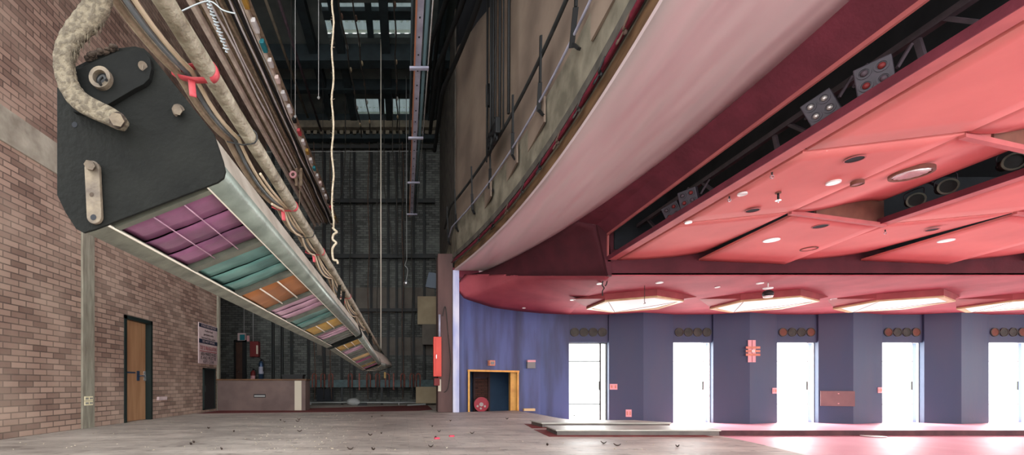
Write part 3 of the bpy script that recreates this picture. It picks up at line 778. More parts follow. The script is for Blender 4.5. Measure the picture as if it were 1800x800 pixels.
# sprinkler with cracks around, little hooks along the rail seam
X, Y = onpanel(1368,338)
sp_ = thing('sprinkler', 'dark pendent sprinkler hanging from the middle coral panel', 'sprinkler', (X,Y,ZP-0.12))
obj('stem', MB().cyl((X,Y,ZP),(X,Y,ZP-0.08),0.012,10), 'black', sp_); obj('deflector', MB().cyl((X,Y,ZP-0.095),(X,Y,ZP-0.10),0.03,14).cyl((X,Y,ZP-0.08),(X,Y,ZP-0.125),0.006,8), 'chrome', sp_)
obj('escutcheon', MB().cyl((X,Y,ZP),(X,Y,ZP-0.015),0.03,14), 'brown', sp_)
for (px, py, lab) in ((1357,303,'small hook at the rail seam above the sprinkler'),(1282,345,'small hook at the rail seam left of the sprinkler'),(1556,404,'dark latch at the corner of the second lighting slot')):
    X, Y = onpanel(px, py)
    t = thing('ceiling_hook', lab, 'hook', (X,Y,ZP-0.07), 'small hooks on the coral panels')
    obj('shank', MB().cyl((X,Y,ZP),(X,Y,ZP-0.03),0.008,8), 'darkgrey', t); obj('eye', MB().ring((X,Y-0.004,ZP-0.048),(0,1,0),0.022,0.013,0.008,14), 'chrome', t)

# hexagon lights in the low ceiling
HEX = []
for k, cx in enumerate((5.38,8.42,11.46,14.5)):
    cy = 10.5
    w4 = ['hexagonal ceiling light nearest the doorway','second hexagonal ceiling light from the doorway, behind the black sensor','third hexagonal ceiling light from the doorway','hexagonal ceiling light at the right edge of the photo'][k]
    t = thing('hexagon_light', w4+', wood framed', 'ceiling light', (cx,cy,2.58), 'hexagonal lights in the low red ceiling')
    P = [(cx+math.cos(math.radians(30+60*i))*1.02, cy+math.sin(math.radians(30+60*i))*1.02) for i in range(6)]
    Q = [(cx+(x-cx)*0.88, cy+(y-cy)*0.88) for x, y in P]
    box = MB()
    for i in range(6):
        j = (i+1) % 6
        for (A, B, z0, z1) in ((P[i],P[j],2.63,2.775),):
            box.add([(A[0],A[1],z0),(B[0],B[1],z0),(B[0],B[1],z1),(A[0],A[1],z1)],[(0,1,2,3)])
    obj('box_side', box, 'hexbox', t)
    for (A, B, ap) in ((P[0],P[5],(cx+1.42,cy-0.15)),(P[3],P[2],(cx-1.42,cy+0.1))):
        mb = MB().add([(*A,2.66),(*B,2.66),(*ap,2.772),(*A,2.772),(*B,2.772)],[(0,1,2),(0,2,3),(1,4,2),(0,3,4,1),(2,4,3)])
        obj('side_wing', mb, 'hexbox', t)
    fr = MB()
    for i in range(6):
        j = (i+1) % 6
        fr.add([(*P[i],2.63),(*P[j],2.63),(*Q[j],2.625),(*Q[i],2.625),(*P[i],2.595),(*P[j],2.595),(*Q[j],2.60),(*Q[i],2.60)],[(0,1,2,3),(7,6,5,4),(0,4,5,1),(3,2,6,7)])
    obj('frame', fr, 'hexwood', t)
    Z0 = [2.615, 2.595, 2.615, 2.612, 2.615, 2.612]
    Z0 = [2.618, 2.590, 2.618, 2.606, 2.618, 2.606]
    V = [(Q[i][0], Q[i][1], Z0[i]) for i in range(6)]
    df = MB()
    for tri in ((1,2,3),(1,3,5),(3,4,5),(5,0,1)): df.add([V[i] for i in tri],[(0,1,2)])
    obj('diffuser', df, 'diffuser', t)
    for a_, b_ in ((1,3),(1,5)): obj('rib', MB().bar(V[a_],V[b_],0.014,0.014), 'rib', t)
# small things on the low ceiling
def onlow(px, py, z=ZLC):
    Y = FPX*(z-CZ)/(VY-py); return xat(px, Y), Y
for (px, py, r, lab) in ((1008,526.5,0.06,'lit round downlight in the low ceiling left of the first hexagon'),(1054,498,0.035,'small lit downlight above the dangling wires'),(921,541,0.03,'tiny lit downlight over the blue wall'),(1159,496,0.05,'dim downlight above the first hexagon light'),
                      (1261,504,0.03,'small downlight between the first two hexagon lights'),(1336,497,0.045,'small downlight left above the black sensor'),(1466,525,0.05,'lit downlight between the second and third hexagon lights')):
    X, Y = onlow(px, py); zc = ZLC
    if px < 1000: 
        zc = ZLC+ (0.14 if px < 960 else 0.0); X, Y = onlow(px, py, zc)
    t = thing('downlight', lab, 'light', (X,Y,zc-0.03), 'small downlights in the low ceiling')
    obj('trim_ring', MB().ring((X,Y,zc-0.0),(0,0,-1),r+0.02,r,0.02), 'whitemetal', t); obj('lamp', MB().disc((X,Y,zc-0.012),(0,0,-1),r), 'bulb', t)
X, Y = onlow(1350,497)
t = thing('ceiling_sensor', 'black dome sensor under a white disc in front of the second hexagon light', 'sensor', (X,Y,ZLC-0.3))
obj('mount', MB().cyl((X,Y,ZLC),(X,Y,ZLC-0.10),0.012,8).cyl((X,Y,ZLC-0.10),(X,Y,ZLC-0.12),0.085,20), 'whitemetal', t); obj('dome', MB().ball((X,Y,ZLC-0.22),0.095,18,10,(1,1,0.8)), 'black', t); obj('collar', MB().cyl((X,Y,ZLC-0.295),(X,Y,ZLC-0.265),0.075,18,0.09), 'whitemetal', t)
X, Y = onlow(1060,494)
one('hanging_wire', MB().tube(smooth_path([(X,Y,ZLC),(X-0.015,Y,ZLC-0.08),(X+0.02,Y,ZLC-0.14),(X-0.01,Y,ZLC-0.2),(X-0.012,Y,ZLC-0.29)]),0.011,6), 'black', 'black broken wire dangling from the low ceiling above first hexagon', 'wire', 'wires dangling from the low ceiling')
X, Y = onlow(1067,495)
one('hanging_wire', MB().tube(smooth_path([(X,Y,ZLC),(X-0.01,Y,ZLC-0.05),(X-0.035,Y,ZLC-0.09)]),0.011,6), 'black', 'short black wire stub beside the longer dangling wire', 'wire', 'wires dangling from the low ceiling')
X, Y = onlow(1133,502)
one('hanging_wire', MB().tube(smooth_path([(X,Y,ZLC),(X,Y,ZLC-0.2),(X,Y,ZLC-0.34),(X+0.02,Y,ZLC-0.36),(X-0.02,Y,ZLC-0.375)]),0.006,6), 'wiredark', 'thin pull cord hanging in front of the first hexagon light', 'wire', 'wires dangling from the low ceiling')

# ================================================================== THE LIGHTING BATTEN
DP0 = 1.2
def BP(px, py, Y=None): return ((px-VX)*DP0/FPX, CZ+(VY-py)*DP0/FPX)
PLATE = [(104,158),(104,345),(119,376),(137,404),(150,411),(170,405),(384,323),(395,315),(398,303),(394,285),(378,238),(330,178),(266,98),(256,89),(240,85),(205,89),(165,106),(126,126)]
def prof(pts): return [BP(*p) for p in pts]
TOPSH = [(150,409),(138,402),(120,375),(106,344),(106,160),(127,130),(206,92),(240,88),(262,99),(328,179),(376,239)]
GELS = [['purple','green','orange','pink','green','yellow','pink','grey'],
        ['yellow','pink','grey','cream','magenta','grey','yellow','magenta'],
        ['grey','yellow','grey','pink','green','yellow','grey','pink']]
def batten_seg(idx, Y0, Y1, dx, dz, slope, label):
    """one lighting batten: sheet housing, two flanges, eight gel bays, end plate"""
    def pt(px, py, Y):
        x, z = BP(px, py)
        return (x+dx+slope[0]*(Y-Y0), Y, z+dz+slope[1]*(Y-Y0))
    r = thing('lighting_batten', label, 'stage light', pt(230,400,(Y0+Y1)/2), 'colour batten lights over the stage')
    def sheet(name, pts, mat, th, smooth=False):
        mb = MB(); n = len(pts)
        # inner skin: shift toward the centre
        cx, cy = 240, 250
        inn = []
        for (a, b) in pts:
            d = math.hypot(a-cx, b-cy); inn.append((a-(a-cx)/d*th, b-(b-cy)/d*th))
        L = pts+inn[::-1]; m = len(L)
        mb.v += [pt(a, b, Y0) for a, b in L]+[pt(a, b, Y1) for a, b in L]
        for i in range(m):
            j = (i+1) % m; mb.f.append((i, j, m+j, m+i)); mb.sm.append(smooth)
        for i in range(n-1):
            mb.f.append((i, i+1, m-2-i, m-1-i)); mb.sm.append(False)
            mb.f.append((m+i, m+i+1, m+m-2-i, m+m-1-i)); mb.sm.append(False)
        return obj(name, mb, mat, r)
    sheet('housing', TOPSH+[(393,290)], 'house', 5)
    # rounded right rail with a bright nose
    RR = [(393,290),(396,297),(397,304),(394,312),(388,319),(380,324),(364,329.5)]
    sheet('right_rail', RR, 'railmetal', 5, True)
    sheet('left_rail', [(190,397.5),(171,405),(160,409),(150,409)], 'railgreen', 5)
    mb = MB(); mb.tube([pt(191,396.5,Y0), pt(191,396.5,Y1)], 0.0035, 6); obj('bead', mb, 'wire', r)
    mb = MB(); mb.tube([pt(364,328,Y0), pt(364,328,Y1)], 0.0035, 6); obj('bead', mb, 'wire', r)
    # dark tray behind the gels
    def face(u, dpt, Y):                      # u along the opening from left to right flange, dpt px up into the box
        a = 190+(365-190)*u; b = 397.5+(328-397.5)*u
        return pt(a-0.37*dpt, b-0.93*dpt, Y)
    mb = MB(); mb.slab(lambda u, v: face(u, 22, Y0+(Y1-Y0)*v), 1, 1, (0,0,0.01), False); obj('lamp_tray', mb, 'black', r)
    n = 8; per = (Y1-Y0-0.06)/n
    for k in range(n):
        a = Y0+0.02+per*k; b = a+per; col = GELS[idx][k]
        # divider bar
        mb = MB(); vs = []
        w0 = 0.0 if k == 0 else 0.022
        for Y in (a-w0, a+0.022):
            vs += [face(0, 0, Y), face(1, 0, Y), face(1, 16, Y), face(0, 16, Y)]
        mb.add(vs, [(0,1,2,3),(7,6,5,4),(0,4,5,1),(1,5,6,2),(2,6,7,3),(3,7,4,0)])
        obj('divider', mb, 'divider', r)
        # the gel: three overlapping strips
        mb = MB(); ph = R()*6
        rows = 3 if k < 3 else 2
        if col in ('orange','yellow','cream'): rows = 1
        g0, g1 = a+0.027, b-0.034
        if col in ('pink','grey') : rows = 3
        for s_ in range(rows):
            s0 = g0+(g1-g0)*s_/rows+0.0015; s1 = g0+(g1-g0)*(s_+1)/rows-0.003
            tilt = 2.2 if rows > 1 else 0.0
            mb.slab(lambda u, v: face(u, 7+tilt*v+0.9*math.sin(u*5+ph+s_)+0.5*math.sin(u*17+ph), s0+(s1-s0)*v), 14, 3, (0,0,0.002))
        g = obj('gel', mb, 'g_'+col, r); g['label'] = {'purple':'purple','green':'teal green','orange':'orange','pink':'pale pink','yellow':'amber yellow','grey':'smoke grey','cream':'cream','magenta':'magenta'}[col]+' gel sheet'
        if col in ('orange','yellow','purple'):
            for u in (0.36,0.68):
                mb = MB().tube([face(u,3,a+0.02), face(u,3,b-0.02)], 0.0042 if col != 'purple' else 0.002, 6); obj('guard_wire', mb, 'wire' if col != 'purple' else 'g_pink', r)
    # end plates
    def plate(Y, inset, nm):
        mb = MB().prism(PLATE, lambda a_, b_, t: pt(240+(a_-240)*inset, 250+(b_-250)*inset, t), Y-0.008, Y)
        return obj(nm, mb, 'plate', r, 0.0015)
    p0 = plate(Y0, 1.0, 'end_plate'); plate(Y1+0.008, 1.0, 'end_plate')
    return r, p0, pt
b1, pl1, pt1 = batten_seg(0, 1.2, 4.92, 0, 0, (0,0), 'nearest colour lighting batten with black end plate and purple, green and orange gels')
b2, pl2, pt2 = batten_seg(1, 5.13, 9.2, 0.0, 0.0, (0.0,-0.028), 'middle colour lighting batten with narrow yellow, pink and grey gels')
b3, pl3, pt3 = batten_seg(2, 9.4, 13.2, 0.0, -0.115, (0.035,0.027), 'farthest colour lighting batten, small and dim beyond the middle one')
# fittings of the near end plate
def plane_at(px, py, Y=1.192):
    return ((px-VX)*Y/FPX, Y, CZ+(VY-py)*Y/FPX)
fl = [(128,127),(165,108),(205,91),(240,87),(255,91),(264,103),(266,120),(262,138),(252,148),(236,156),(185,186),(150,200),(128,196)]
o = obj('flap_plate', MB().prism(fl, lambda a,b,t: (plane_at(a,b,1.178)[0], t, plane_at(a,b,1.178)[2]), 1.178, 1.192), 'plate2', b1, 0.001)
obj('screw', MB().cyl(plane_at(251,116,1.178), plane_at(251,116,1.173), 0.011, 16).obox(plane_at(251,116,1.1725), (0.1,0,1), (0,1,0), (1,0,-0.1), 0.010, 0.0006, 0.0012), 'rust', o)
nr = obj('conduit_ring', MB().ring(plane_at(181,141,1.178), (0,-1,0), 0.028, 0.018, 0.014, 28), 'rust', b1)
obj('conduit_hole', MB().disc(plane_at(181,141,1.1775), (0,-1,0), 0.0185, 24).tube(smooth_path([plane_at(178,150,1.165), plane_at(174,141,1.156), plane_at(182,134,1.16), plane_at(187,141,1.15)],5),0.004,6), 'black', nr)
bt = obj('bolt', MB().tube([plane_at(313,194,1.192), plane_at(311,193,1.168)], 0.0125, 6).tube([plane_at(314,195,1.192), plane_at(314,195,1.188)], 0.016, 18), 'rust', b1)
obj('bolt_hole', MB().disc(plane_at(131,219,1.1912), (0,-1,0), 0.0075, 14), 'void', b1)
# flat link bar
bar = []
cx1, cy1, cx2, cy2, rr = 161, 295, 165, 380, 13
for k in range(13):
    t = math.pi+math.pi*k/12; bar.append((cx1+rr*math.cos(t), cy1+rr*math.sin(t)))
for k in range(13):
    t = math.pi*k/12; bar.append((cx2+rr*math.cos(t), cy2+rr*math.sin(t)))
lk = obj('link_bar', MB().prism(bar, lambda a,b,t: (plane_at(a,b,1.18)[0], t, plane_at(a,b,1.18)[2]), 1.18, 1.190), 'rust', b1, 0.0015)
obj('bolt', MB().tube([plane_at(160,292,1.18), plane_at(157,290,1.158)], 0.0125, 6), 'rust', lk)
obj('bolt_hole', MB().disc(plane_at(161,342,1.1795), (0,-1,0), 0.006, 12), 'dirt', lk)
obj('bolt_hole', MB().disc(plane_at(164,382,1.1795), (0,-1,0), 0.008, 14), 'void', lk)
# hanger hook
HK = [(219,220),(208,213),(190,203),(168,193),(143,179),(126,160),(117,138),(113,115),(115,92),(124,70),(139,50),(156,32),(168,14),(174,-6),(180,-28),(200,-52),(228,-66)]
HW = [0.014,0.0215,0.024,0.025,0.0255,0.0255,0.025,0.025,0.026,0.028,0.032,0.0355,0.036,0.035,0.034,0.032,0.03]
path = smooth_path([plane_at(a, b, 1.155) for a, b in HK], 5)
wid = [interp(i/5.0, list(range(17)), HW)*(1.0 if i < 22 else 1+0.05*math.sin(i*1.7)) for i in range(len(path))]
mb = MB()
fr = mb.frames(path)
vs = []; nn = 10
for i, (p, a, b_) in enumerate(fr):
    for k in range(nn):
        t = 2*math.pi*k/nn; c_, s_ = math.cos(t), math.sin(t)
        sx = math.copysign(abs(c_)**0.55, c_); sy = math.copysign(abs(s_)**0.55, s_)
        # broad side faces the room (a or b is the in-plane direction)
        inpl = a if abs(a.y) < abs(b_.y) else b_; outp = b_ if inpl is a else a
        vs.append(p+inpl*sx*wid[i]+outp*sy*0.013)
fs = [(i*nn+k, i*nn+(k+1) % nn, (i+1)*nn+(k+1) % nn, (i+1)*nn+k) for i in range(len(fr)-1) for k in range(nn)]
mb.add(vs, fs, True); mb.f.append(tuple(range(nn-1,-1,-1))); mb.sm.append(False); m_ = (len(fr)-1)*nn; mb.f.append(tuple(m_+k for k in range(nn))); mb.sm.append(False)
hk = obj('hanger_hook', mb, 'dustpipe', b1)
mb = MB().tube([plane_at(207,212,1.146), plane_at(205,210,1.126)], 0.0165, 6); obj('bolt', mb, 'rust', hk)
obj('washer', MB().ring(plane_at(207,212,1.1425), (0,-1,0), 0.021, 0.008, 0.003, 24), 'dirt', hk)
mb = MB().cyl(plane_at(209,213,1.150), plane_at(211,214,1.192), 0.012, 12); obj('bolt_shank', mb, 'rust', hk)
# dust and cobweb fringe on the hook, dirt on the flap
mb = MB()
for k in range(70):
    t = R(); i = int(33+t*25); p, a, b_ = fr[min(i, len(fr)-1)]
    inpl = a if abs(a.y) < abs(b_.y) else b_
    e = inpl if inpl.x > 0 else -inpl
    s0 = p+e*wid[min(i,len(fr)-1)]*0.92+Vector((0,(R()-0.5)*0.02,0)); L = 0.006+0.016*R()
    mb.tube([s0, s0+Vector((0.004*(R()-0.2),0,-L))], [0.0016,0.0004], 4)
f_ = obj('dust_fringe', mb, 'dustpipe', hk); f_['kind'] = 'stuff'
mb = MB()
for k in range(60):
    t = R(); a = 160+t*50; b = 108-(a-160)*0.40+2
    x, z = BP(a, b); mb.ball((x, 1.176+R()*0.016, z-0.001), 0.003+0.005*R(), 6, 4, (1.3,1,0.7))
f_ = obj('dirt_crust', mb, 'dirt', b1); f_['kind'] = 'stuff'

# the pipe the battens hang from
PX, PZ, PR = -0.70, CZ+0.70*1.602, 0.031
def pipe(Y): return Vector((PX+0.004*(Y-1.2)*0.2, Y, PZ-0.10*max(0,(Y-4)/9.5)**1.5))
mb = MB()
P = [pipe(0.35+13.3*i/80) for i in range(81)]
mb.tube(P, [PR*(1+0.04*math.sin(i*1.9)) for i in range(81)], 14)
bp = one('batten_pipe', mb, 'pipe', 'dusty lagged hanging pipe running over the colour battens', 'pipe')
# cables strapped along its lower left side
TIES = [1.05,1.60,2.02,2.80,3.30,3.75,4.6,5.6,7.0,8.6]
def sagf(Y):
    for a, b in zip(TIES, TIES[1:]):
        if a <= Y <= b: t = (Y-a)/(b-a); return 4*t*(1-t)*min(0.05,(b-a)*0.05)
    return 0.0
def cable(name, offx, offz, r, mat, label, k, amp, Y1=11.5, Ys=0.4):
    mb = MB(); pts = []; n = 150
    for i in range(n+1):
        Y = Ys+(Y1-Ys)*i/n; c = pipe(Y)
        w = min(1, max(0, (Y-2.4)/1.0))
        s_ = sagf(Y)*k
        q = min(1, max(0, (Y-1.3)/2.2))
        ox = offx*(1-0.30*q); oz = offz
        pts.append(c+Vector((ox-s_*0.35+amp*w*math.sin(Y*3.1+k*9)*0.25, 0, oz-s_+amp*w*math.sin(Y*4.3+k*5)*0.2)))
    mb.tube(pts, r, 8)
    return one(name, mb, mat, label, 'cable', 'cables strapped along the batten pipe')
cable('power_cable', -0.112, -0.004, 0.0135, 'cabletan', 'fuzzy tan dust-covered cable, leftmost of those strapped to the batten pipe', 0.9, 0.02, 8.5)
cable('power_cable', -0.078, -0.002, 0.0085, 'cablegrey', 'shiny grey cable strapped along the batten pipe', 1.1, 0.015)
cable('power_cable', -0.056, -0.002, 0.0080, 'cablebeige', 'cream cable strapped along the pipe, next to the shiny grey one', 1.0, 0.02)
cable('power_cable', -0.038, -0.012, 0.0070, 'cablebeige', 'cream cable tucked closest against the batten pipe', 0.6, 0.02, 11.5, 2.3)
cable('power_cable', -0.066, -0.022, 0.0070, 'cablebeige', 'cream cable hanging lowest under the batten pipe', 1.5, 0.03, 11.5, 2.6)
# red tape, ties
def wrap(name, Y, mat, label, group, wdt, tails=True):
    mb = MB(); c = pipe(Y); pts = []
    hull = []
    for k in range(15):
        t = math.radians(-60+k*15); hull.append((0.034*math.cos(t), 0.034*math.sin(t)))
    hull += [(-0.03,0.024),(-0.123,0.010),(-0.127,-0.008),(-0.10,-0.02),(-0.05,-0.03)]
    n = len(hull); rings = []
    for dy, sc in ((-wdt/2,1.0),(0,1.04),(wdt/2,1.0)):
        rings += [(c.x+x*sc, c.y+dy, c.z+z*sc) for x, z in hull]
    fs = [(j*n+i, j*n+(i+1) % n, (j+1)*n+(i+1) % n, (j+1)*n+i) for j in range(2) for i in range(n)]
    mb.add(rings, fs, True)
    o = one(name, mb, mat, label, 'tape', group)
    sol = o.modifiers.new('thick', 'SOLIDIFY'); sol.thickness = 0.0015
    if tails:
        mb = MB().slab(lambda u, v: (c.x-0.07+0.02*u+0.006*v, c.y-wdt*0.3+0.01*u, c.z-0.03-0.06*v), 2, 4, (0,0.003,0)); obj('tape_tail', mb, mat, o)
    return o
wrap('tape_tie', 1.60, 'redtape', 'wide red tape wrapped round pipe and cables, nearest the camera', 'tape ties on the batten pipe', 0.032)
wrap('tape_tie', 2.80, 'redtape', 'red tape wrapped round pipe and cables, second from the camera', 'tape ties on the batten pipe', 0.025)
wrap('tape_tie', 3.75, 'redtape', 'red tape wrapped round pipe and cables, third from the camera', 'tape ties on the batten pipe', 0.025)
wrap('tape_tie', 5.6, 'redtape', 'red tape wrapped round pipe and cables, farthest from the camera', 'tape ties on the batten pipe', 0.04)
for Y, lb in ((2.02,'grey wire tie on the pipe just after the first red tape'),(3.30,'grey wire tie on the pipe between two red tapes')):
    c = pipe(Y); hull = [(c.x+0.036*math.cos(t), Y, c.z+0.036*math.sin(t)) for t in [math.radians(-50+k*20) for k in range(12)]]+[(c.x-0.10,Y,c.z+0.01),(c.x-0.10,Y,c.z-0.02),(c.x-0.03,Y,c.z-0.035)]
    hull.append(hull[0]); mb = MB().tube(hull, 0.003, 6)
    one('wire_tie', mb, 'darkgrey', lb, 'tie', 'wire ties on the batten pipe')
# frayed tangle of old rag and flex on the far half of the pipe
for q in range(9):
    mb = MB(); Y = 4.3+q*0.75; c = pipe(Y); pts = []
    for k in range(9):
        pts.append(c+Vector((-0.03+0.07*(R()-0.5), (k-4)*0.1+0.05*(R()-0.5), 0.02+0.07*(R()-0.6))))
    mb.tube(smooth_path(pts, 5), 0.007, 6)
    one('flex_tangle', mb, 'cablebeige' if q % 2 else 'rope', ORD[q]+' frayed pale flex tangle from the camera along the batten pipe', 'cable', 'frayed flex tangles on the batten pipe')
mb = MB().tube([pt1(270,98,1.5), pt1(252,-51,1.5)], 0.012, 8)
# rear hangers joining pipe and battens
for nm_, b_, ptf, Y in (('strap', b1, pt1, 4.86), ('strap', b2, pt2, 5.2), ('strap', b2, pt2, 9.1), ('strap', b3, pt3, 9.5), ('strap', b3, pt3, 13.1)):
    c = pipe(Y); a = Vector(ptf(240,86,Y))
    obj('hanger_strap', MB().bar(a, c, 0.035, 0.008, (0,1,0)), 'plate', b_)
c = pt3(170,405,13.2)
one('yellow_tag', MB().box(c[0]+0.1,c[0]+0.16,13.23,13.25,c[2]-0.2,c[2]-0.02), 'g_yellow', 'small yellow tag hanging at the far end of the last batten', 'tag')

# ================================================================== BARS AND TRUSSES OVERHEAD
# junction-box batten with rails, conduits and plugs
tz = CZ+5.4
tr = thing('wiring_batten', 'long overhead wiring batten of rails, conduits and coloured plugs', 'rigging batten', (-2.6,9.5,tz-0.1))
Y0, Y1 = 3.5, 15.2
def rail_(name, x, z, w, h, mat, ya=Y0, yb=Y1): return obj(name, MB().box(x-w/2,x+w/2,ya,yb,z,z+h), mat, tr)
rail_('side_rail', -3.02, tz, 0.07, 0.10, 'dustrail'); rail_('side_rail', -2.86, tz+0.02, 0.05, 0.08, 'dustrail')
rail_('side_rail', -2.30, tz+0.06, 0.05, 0.10, 'dustrail')
rail_('base_tray', -2.60, tz+0.13, 0.78, 0.015, 'cabletan')
for x, r, m, nm in ((-2.77,0.018,'paleconduit','conduit'),(-2.70,0.012,'paleconduit','conduit'),(-2.62,0.020,'cabletan','conduit'),(-2.55,0.022,'black','cable'),(-2.49,0.018,'paleconduit','conduit'),(-2.42,0.03,'black','cable'),(-2.36,0.014,'paleconduit','conduit')):
    pts = [(x+0.012*math.sin(i*0.9+x*40), Y0+(Y1-Y0)*i/40, tz+0.09+0.015*math.sin(i*0.7+x*30)) for i in range(41)]
    obj(nm, MB().tube(pts, r, 8), m, tr)
for k in range(26):
    Y = 4.2+k*0.41; m = ['paleconduit','paleconduit','black','redtape','paleconduit','g_yellow','paleconduit','teal','paleconduit','whitetie'][k % 10]
    obj('plug', MB().box(-2.29,-2.22,Y,Y+0.13+0.1*R(),tz+0.02,tz+0.09), m, tr, 0.006)
for k in range(10):
    Y = 4.4+k*1.12
    obj('cross_strap', MB().box(-3.04,-2.28,Y,Y+0.05,tz+0.145,tz+0.17), 'trussbar', tr)
for k, Y in enumerate((6.0,10.5,14.6)):
    obj('suspension_wire', MB().tube([(-2.65,Y,tz+0.15),(-2.65,Y,ZR)], 0.008, 6), 'wiredark', tr)
# drooping flex and plate hanging from it
mb = MB(); mb.box(-2.72,-2.66,11.15,11.2,tz-0.42,tz+0.02).box(-2.60,-2.54,11.15,11.2,tz-0.42,tz+0.02)
one('hanging_bracket', mb, 'cabletan', 'tan double bracket hanging below the overhead wiring batten', 'bracket')
mb = MB().tube(smooth_path([(-2.63,11.2,tz),(-2.61,11.2,tz-0.5),(-2.64,11.25,tz-1.2),(-2.58,11.3,tz-1.9)]),0.012,6)
one('loose_flex', mb, 'cabletan', 'brown loose flex dangling from the overhead wiring batten', 'cable')
mb = MB().ring((-2.76,11.1,tz-0.16),(0,1,0),0.09,0.045,0.04,18)
one('pulley', mb, 'pinkplate', 'small pale pulley ring under the overhead wiring batten', 'pulley')
# electric bar with a row of crossarms
ez = CZ+5.67
eb = thing('electric_bar', 'pale trough-shaped electric bar receding overhead with evenly spaced crossarms', 'lighting bar', (0.27,10.5,ez-0.05))
obj('trough', MB().box(0.20,0.30,5.4,15.0,ez,ez+0.05), 'lilac', eb); obj('edge_strip', MB().box(0.175,0.20,5.4,15.0,ez-0.01,ez+0.05), 'orangedge', eb)
obj('pipe', MB().tube([(0.36,5.4,ez+0.04),(0.36,15.0,ez+0.04)], 0.032, 10), 'teallight', eb)
obj('pipe', MB().tube([(0.43,5.4,ez+0.02),(0.43,15.0,ez+0.02)], 0.012, 8), 'chrome', eb)
obj('pipe', MB().tube([(0.13,5.4,ez+0.06),(0.13,15.0,ez+0.06)], 0.02, 8), 'steel', eb)
for Y in (5.9,7.95,10.2,12.45,14.75):
    obj('crossarm', MB().box(0.10,0.44,Y-0.03,Y+0.03,ez-0.05,ez-0.01), 'lilac', eb); obj('hanger', MB().tube([(0.33,Y,ez),(0.33,Y,ZR)],0.008,6), 'wiredark', eb)
for k in range(24):
    Y = 5.7+k*0.39; obj('rivet', MB().box(0.235,0.26,Y,Y+0.03,ez-0.006,ez), 'steel', eb)
# beaded overhead rope lines running away
for k, (x, zz, a, b) in enumerate(((-1.39,8.27,7.0,14.9),(-1.08,8.27,7.0,14.6),(-0.21,8.6,7.0,15.0))):
    t = thing('overhead_line', ['left','middle','right'][k]+'most of three beaded rope lines running away high overhead' if k != 1 else 'middle of three beaded rope lines running away high overhead', 'rope', (x,(a+b)/2,CZ+zz-0.1), 'beaded rope lines high overhead')
    obj('rope', MB().tube([(x+0.02*math.sin(i), a+(b-a)*i/30, CZ+zz-0.10*math.sin(math.pi*i/30)) for i in range(31)], 0.018, 8), 'wiredark', t)
    for q in range(9):
        Y = a+0.5+(b-a-0.6)*q/9+0.2*R(); obj('knot', MB().ball((x+0.01,Y,CZ+zz-0.06), 0.04, 8, 6, (0.8,2.4,0.8)), ['rustrope','wiregrey','panelcream'][q % 3], t)
# two slim pipes far up on the left
for k, (x, zz, a, b) in enumerate(((-3.36,9.35,9.0,15.6),(-3.06,9.4,9.0,16.5))):
    one('fly_pipe', MB().tube([(x,a,CZ+zz),(x,b,CZ+zz)], 0.04, 10), 'trussbar' if k else 'roofbeam', ['shorter left','longer right'][k]+' one of two slim pipes high under the roof', 'pipe', 'slim pipes high under the roof')
one('fly_wire', MB().tube([(-5.3,15.5,CZ+8.1),(0.5,15.5,CZ+8.12)],0.012,6), 'wiregrey', 'thin pale wire stretched across the tower above the back wall rails', 'wire')
# curly grey chain upper left
mb = MB(); c0 = Vector(at(365,2,2.6))
mb.tube(smooth_path([Vector(at(318,20,2.6)), c0, Vector(at(392,18,2.6)), Vector(at(414,24,2.6))]),0.004,6)
mb.tube([c0, (c0.x,c0.y,ZR)],0.003,6)
pts = []
for i in range(90):
    t = i/89; p = Vector(at(366+34*t, 4+88*t, 2.6)); pts.append(p+Vector((0.016*math.cos(i*1.05)*(0.4+0.6*math.sin(i*0.21)**2), 0.01*math.sin(i*1.05), 0.01*math.sin(i*1.05))))
mb.tube(pts, 0.0035, 5)
one('curled_wire', mb, 'chain', 'curly pale wire dangling beside the lagged pipe, upper left', 'wire')
# ropes hanging
Y = 5.0; xr = xat(584.5, Y)
rp = thing('frayed_rope', 'white frayed rope hanging in the centre with knotted curls at its end', 'rope', (xr,Y,zat(462,Y)))
n = 60; zt_, zb_ = ZR, zat(400, Y)
obj('rope', MB().tube([(xr+0.010*math.sin(i*0.8)+0.006*R(), Y, zt_+(zb_-zt_)*i/120) for i in range(121)], 0.0105, 8), 'rope', rp)
pts = [Vector((xr,Y,zb_)), Vector(at(588,404,Y)), Vector(at(592,408,Y)), Vector(at(586,413,Y)), Vector(at(585,421,Y)), Vector(at(591,427,Y)), Vector(at(587,432,Y)), Vector(at(584,440,Y)), Vector(at(586,456,Y)), Vector(at(592,458,Y)), Vector(at(594,464,Y))]
obj('knot', MB().tube(smooth_path(pts,6), 0.013, 7), 'rope', rp)
mb = MB()
for k in range(160):
    z = zt_+(zb_-zt_)*(0.35+0.65*R()); a = R()*6.28; s0 = Vector((xr,Y,z)); mb.tube([s0, s0+Vector((0.03*math.cos(a),0.02*math.sin(a),-0.01+0.02*R()))],[0.002,0.0006],4)
o = obj('fibres', mb, 'rope', rp); o['kind'] = 'stuff'
Y = 13.4; cpp = pipe(13.4)
one('suspension_wire', MB().tube([(cpp.x,Y,cpp.z),(cpp.x,Y,ZR)],0.02,6), 'wire', 'straight pale wire dropping from the roof to the far end of the batten pipe', 'wire')
for k, (px, Yd, y1, lab) in enumerate(((345,9,205,'thin wire with a bead hanging left of the overhead wiring batten'),(420,9,172,'short thin wire hanging from the roof left of the white rope'))):
    x = xat(px*0.5+350*0.5 if False else [519,560][k], Yd)
    one('drop_wire', MB().tube([(x,Yd,ZR),(x,Yd,zat(y1,Yd))],0.008,6).ball((x,Yd,zat(y1,Yd)),0.03,8,6), 'wiregrey', lab, 'wire', 'thin drop wires in the tower')
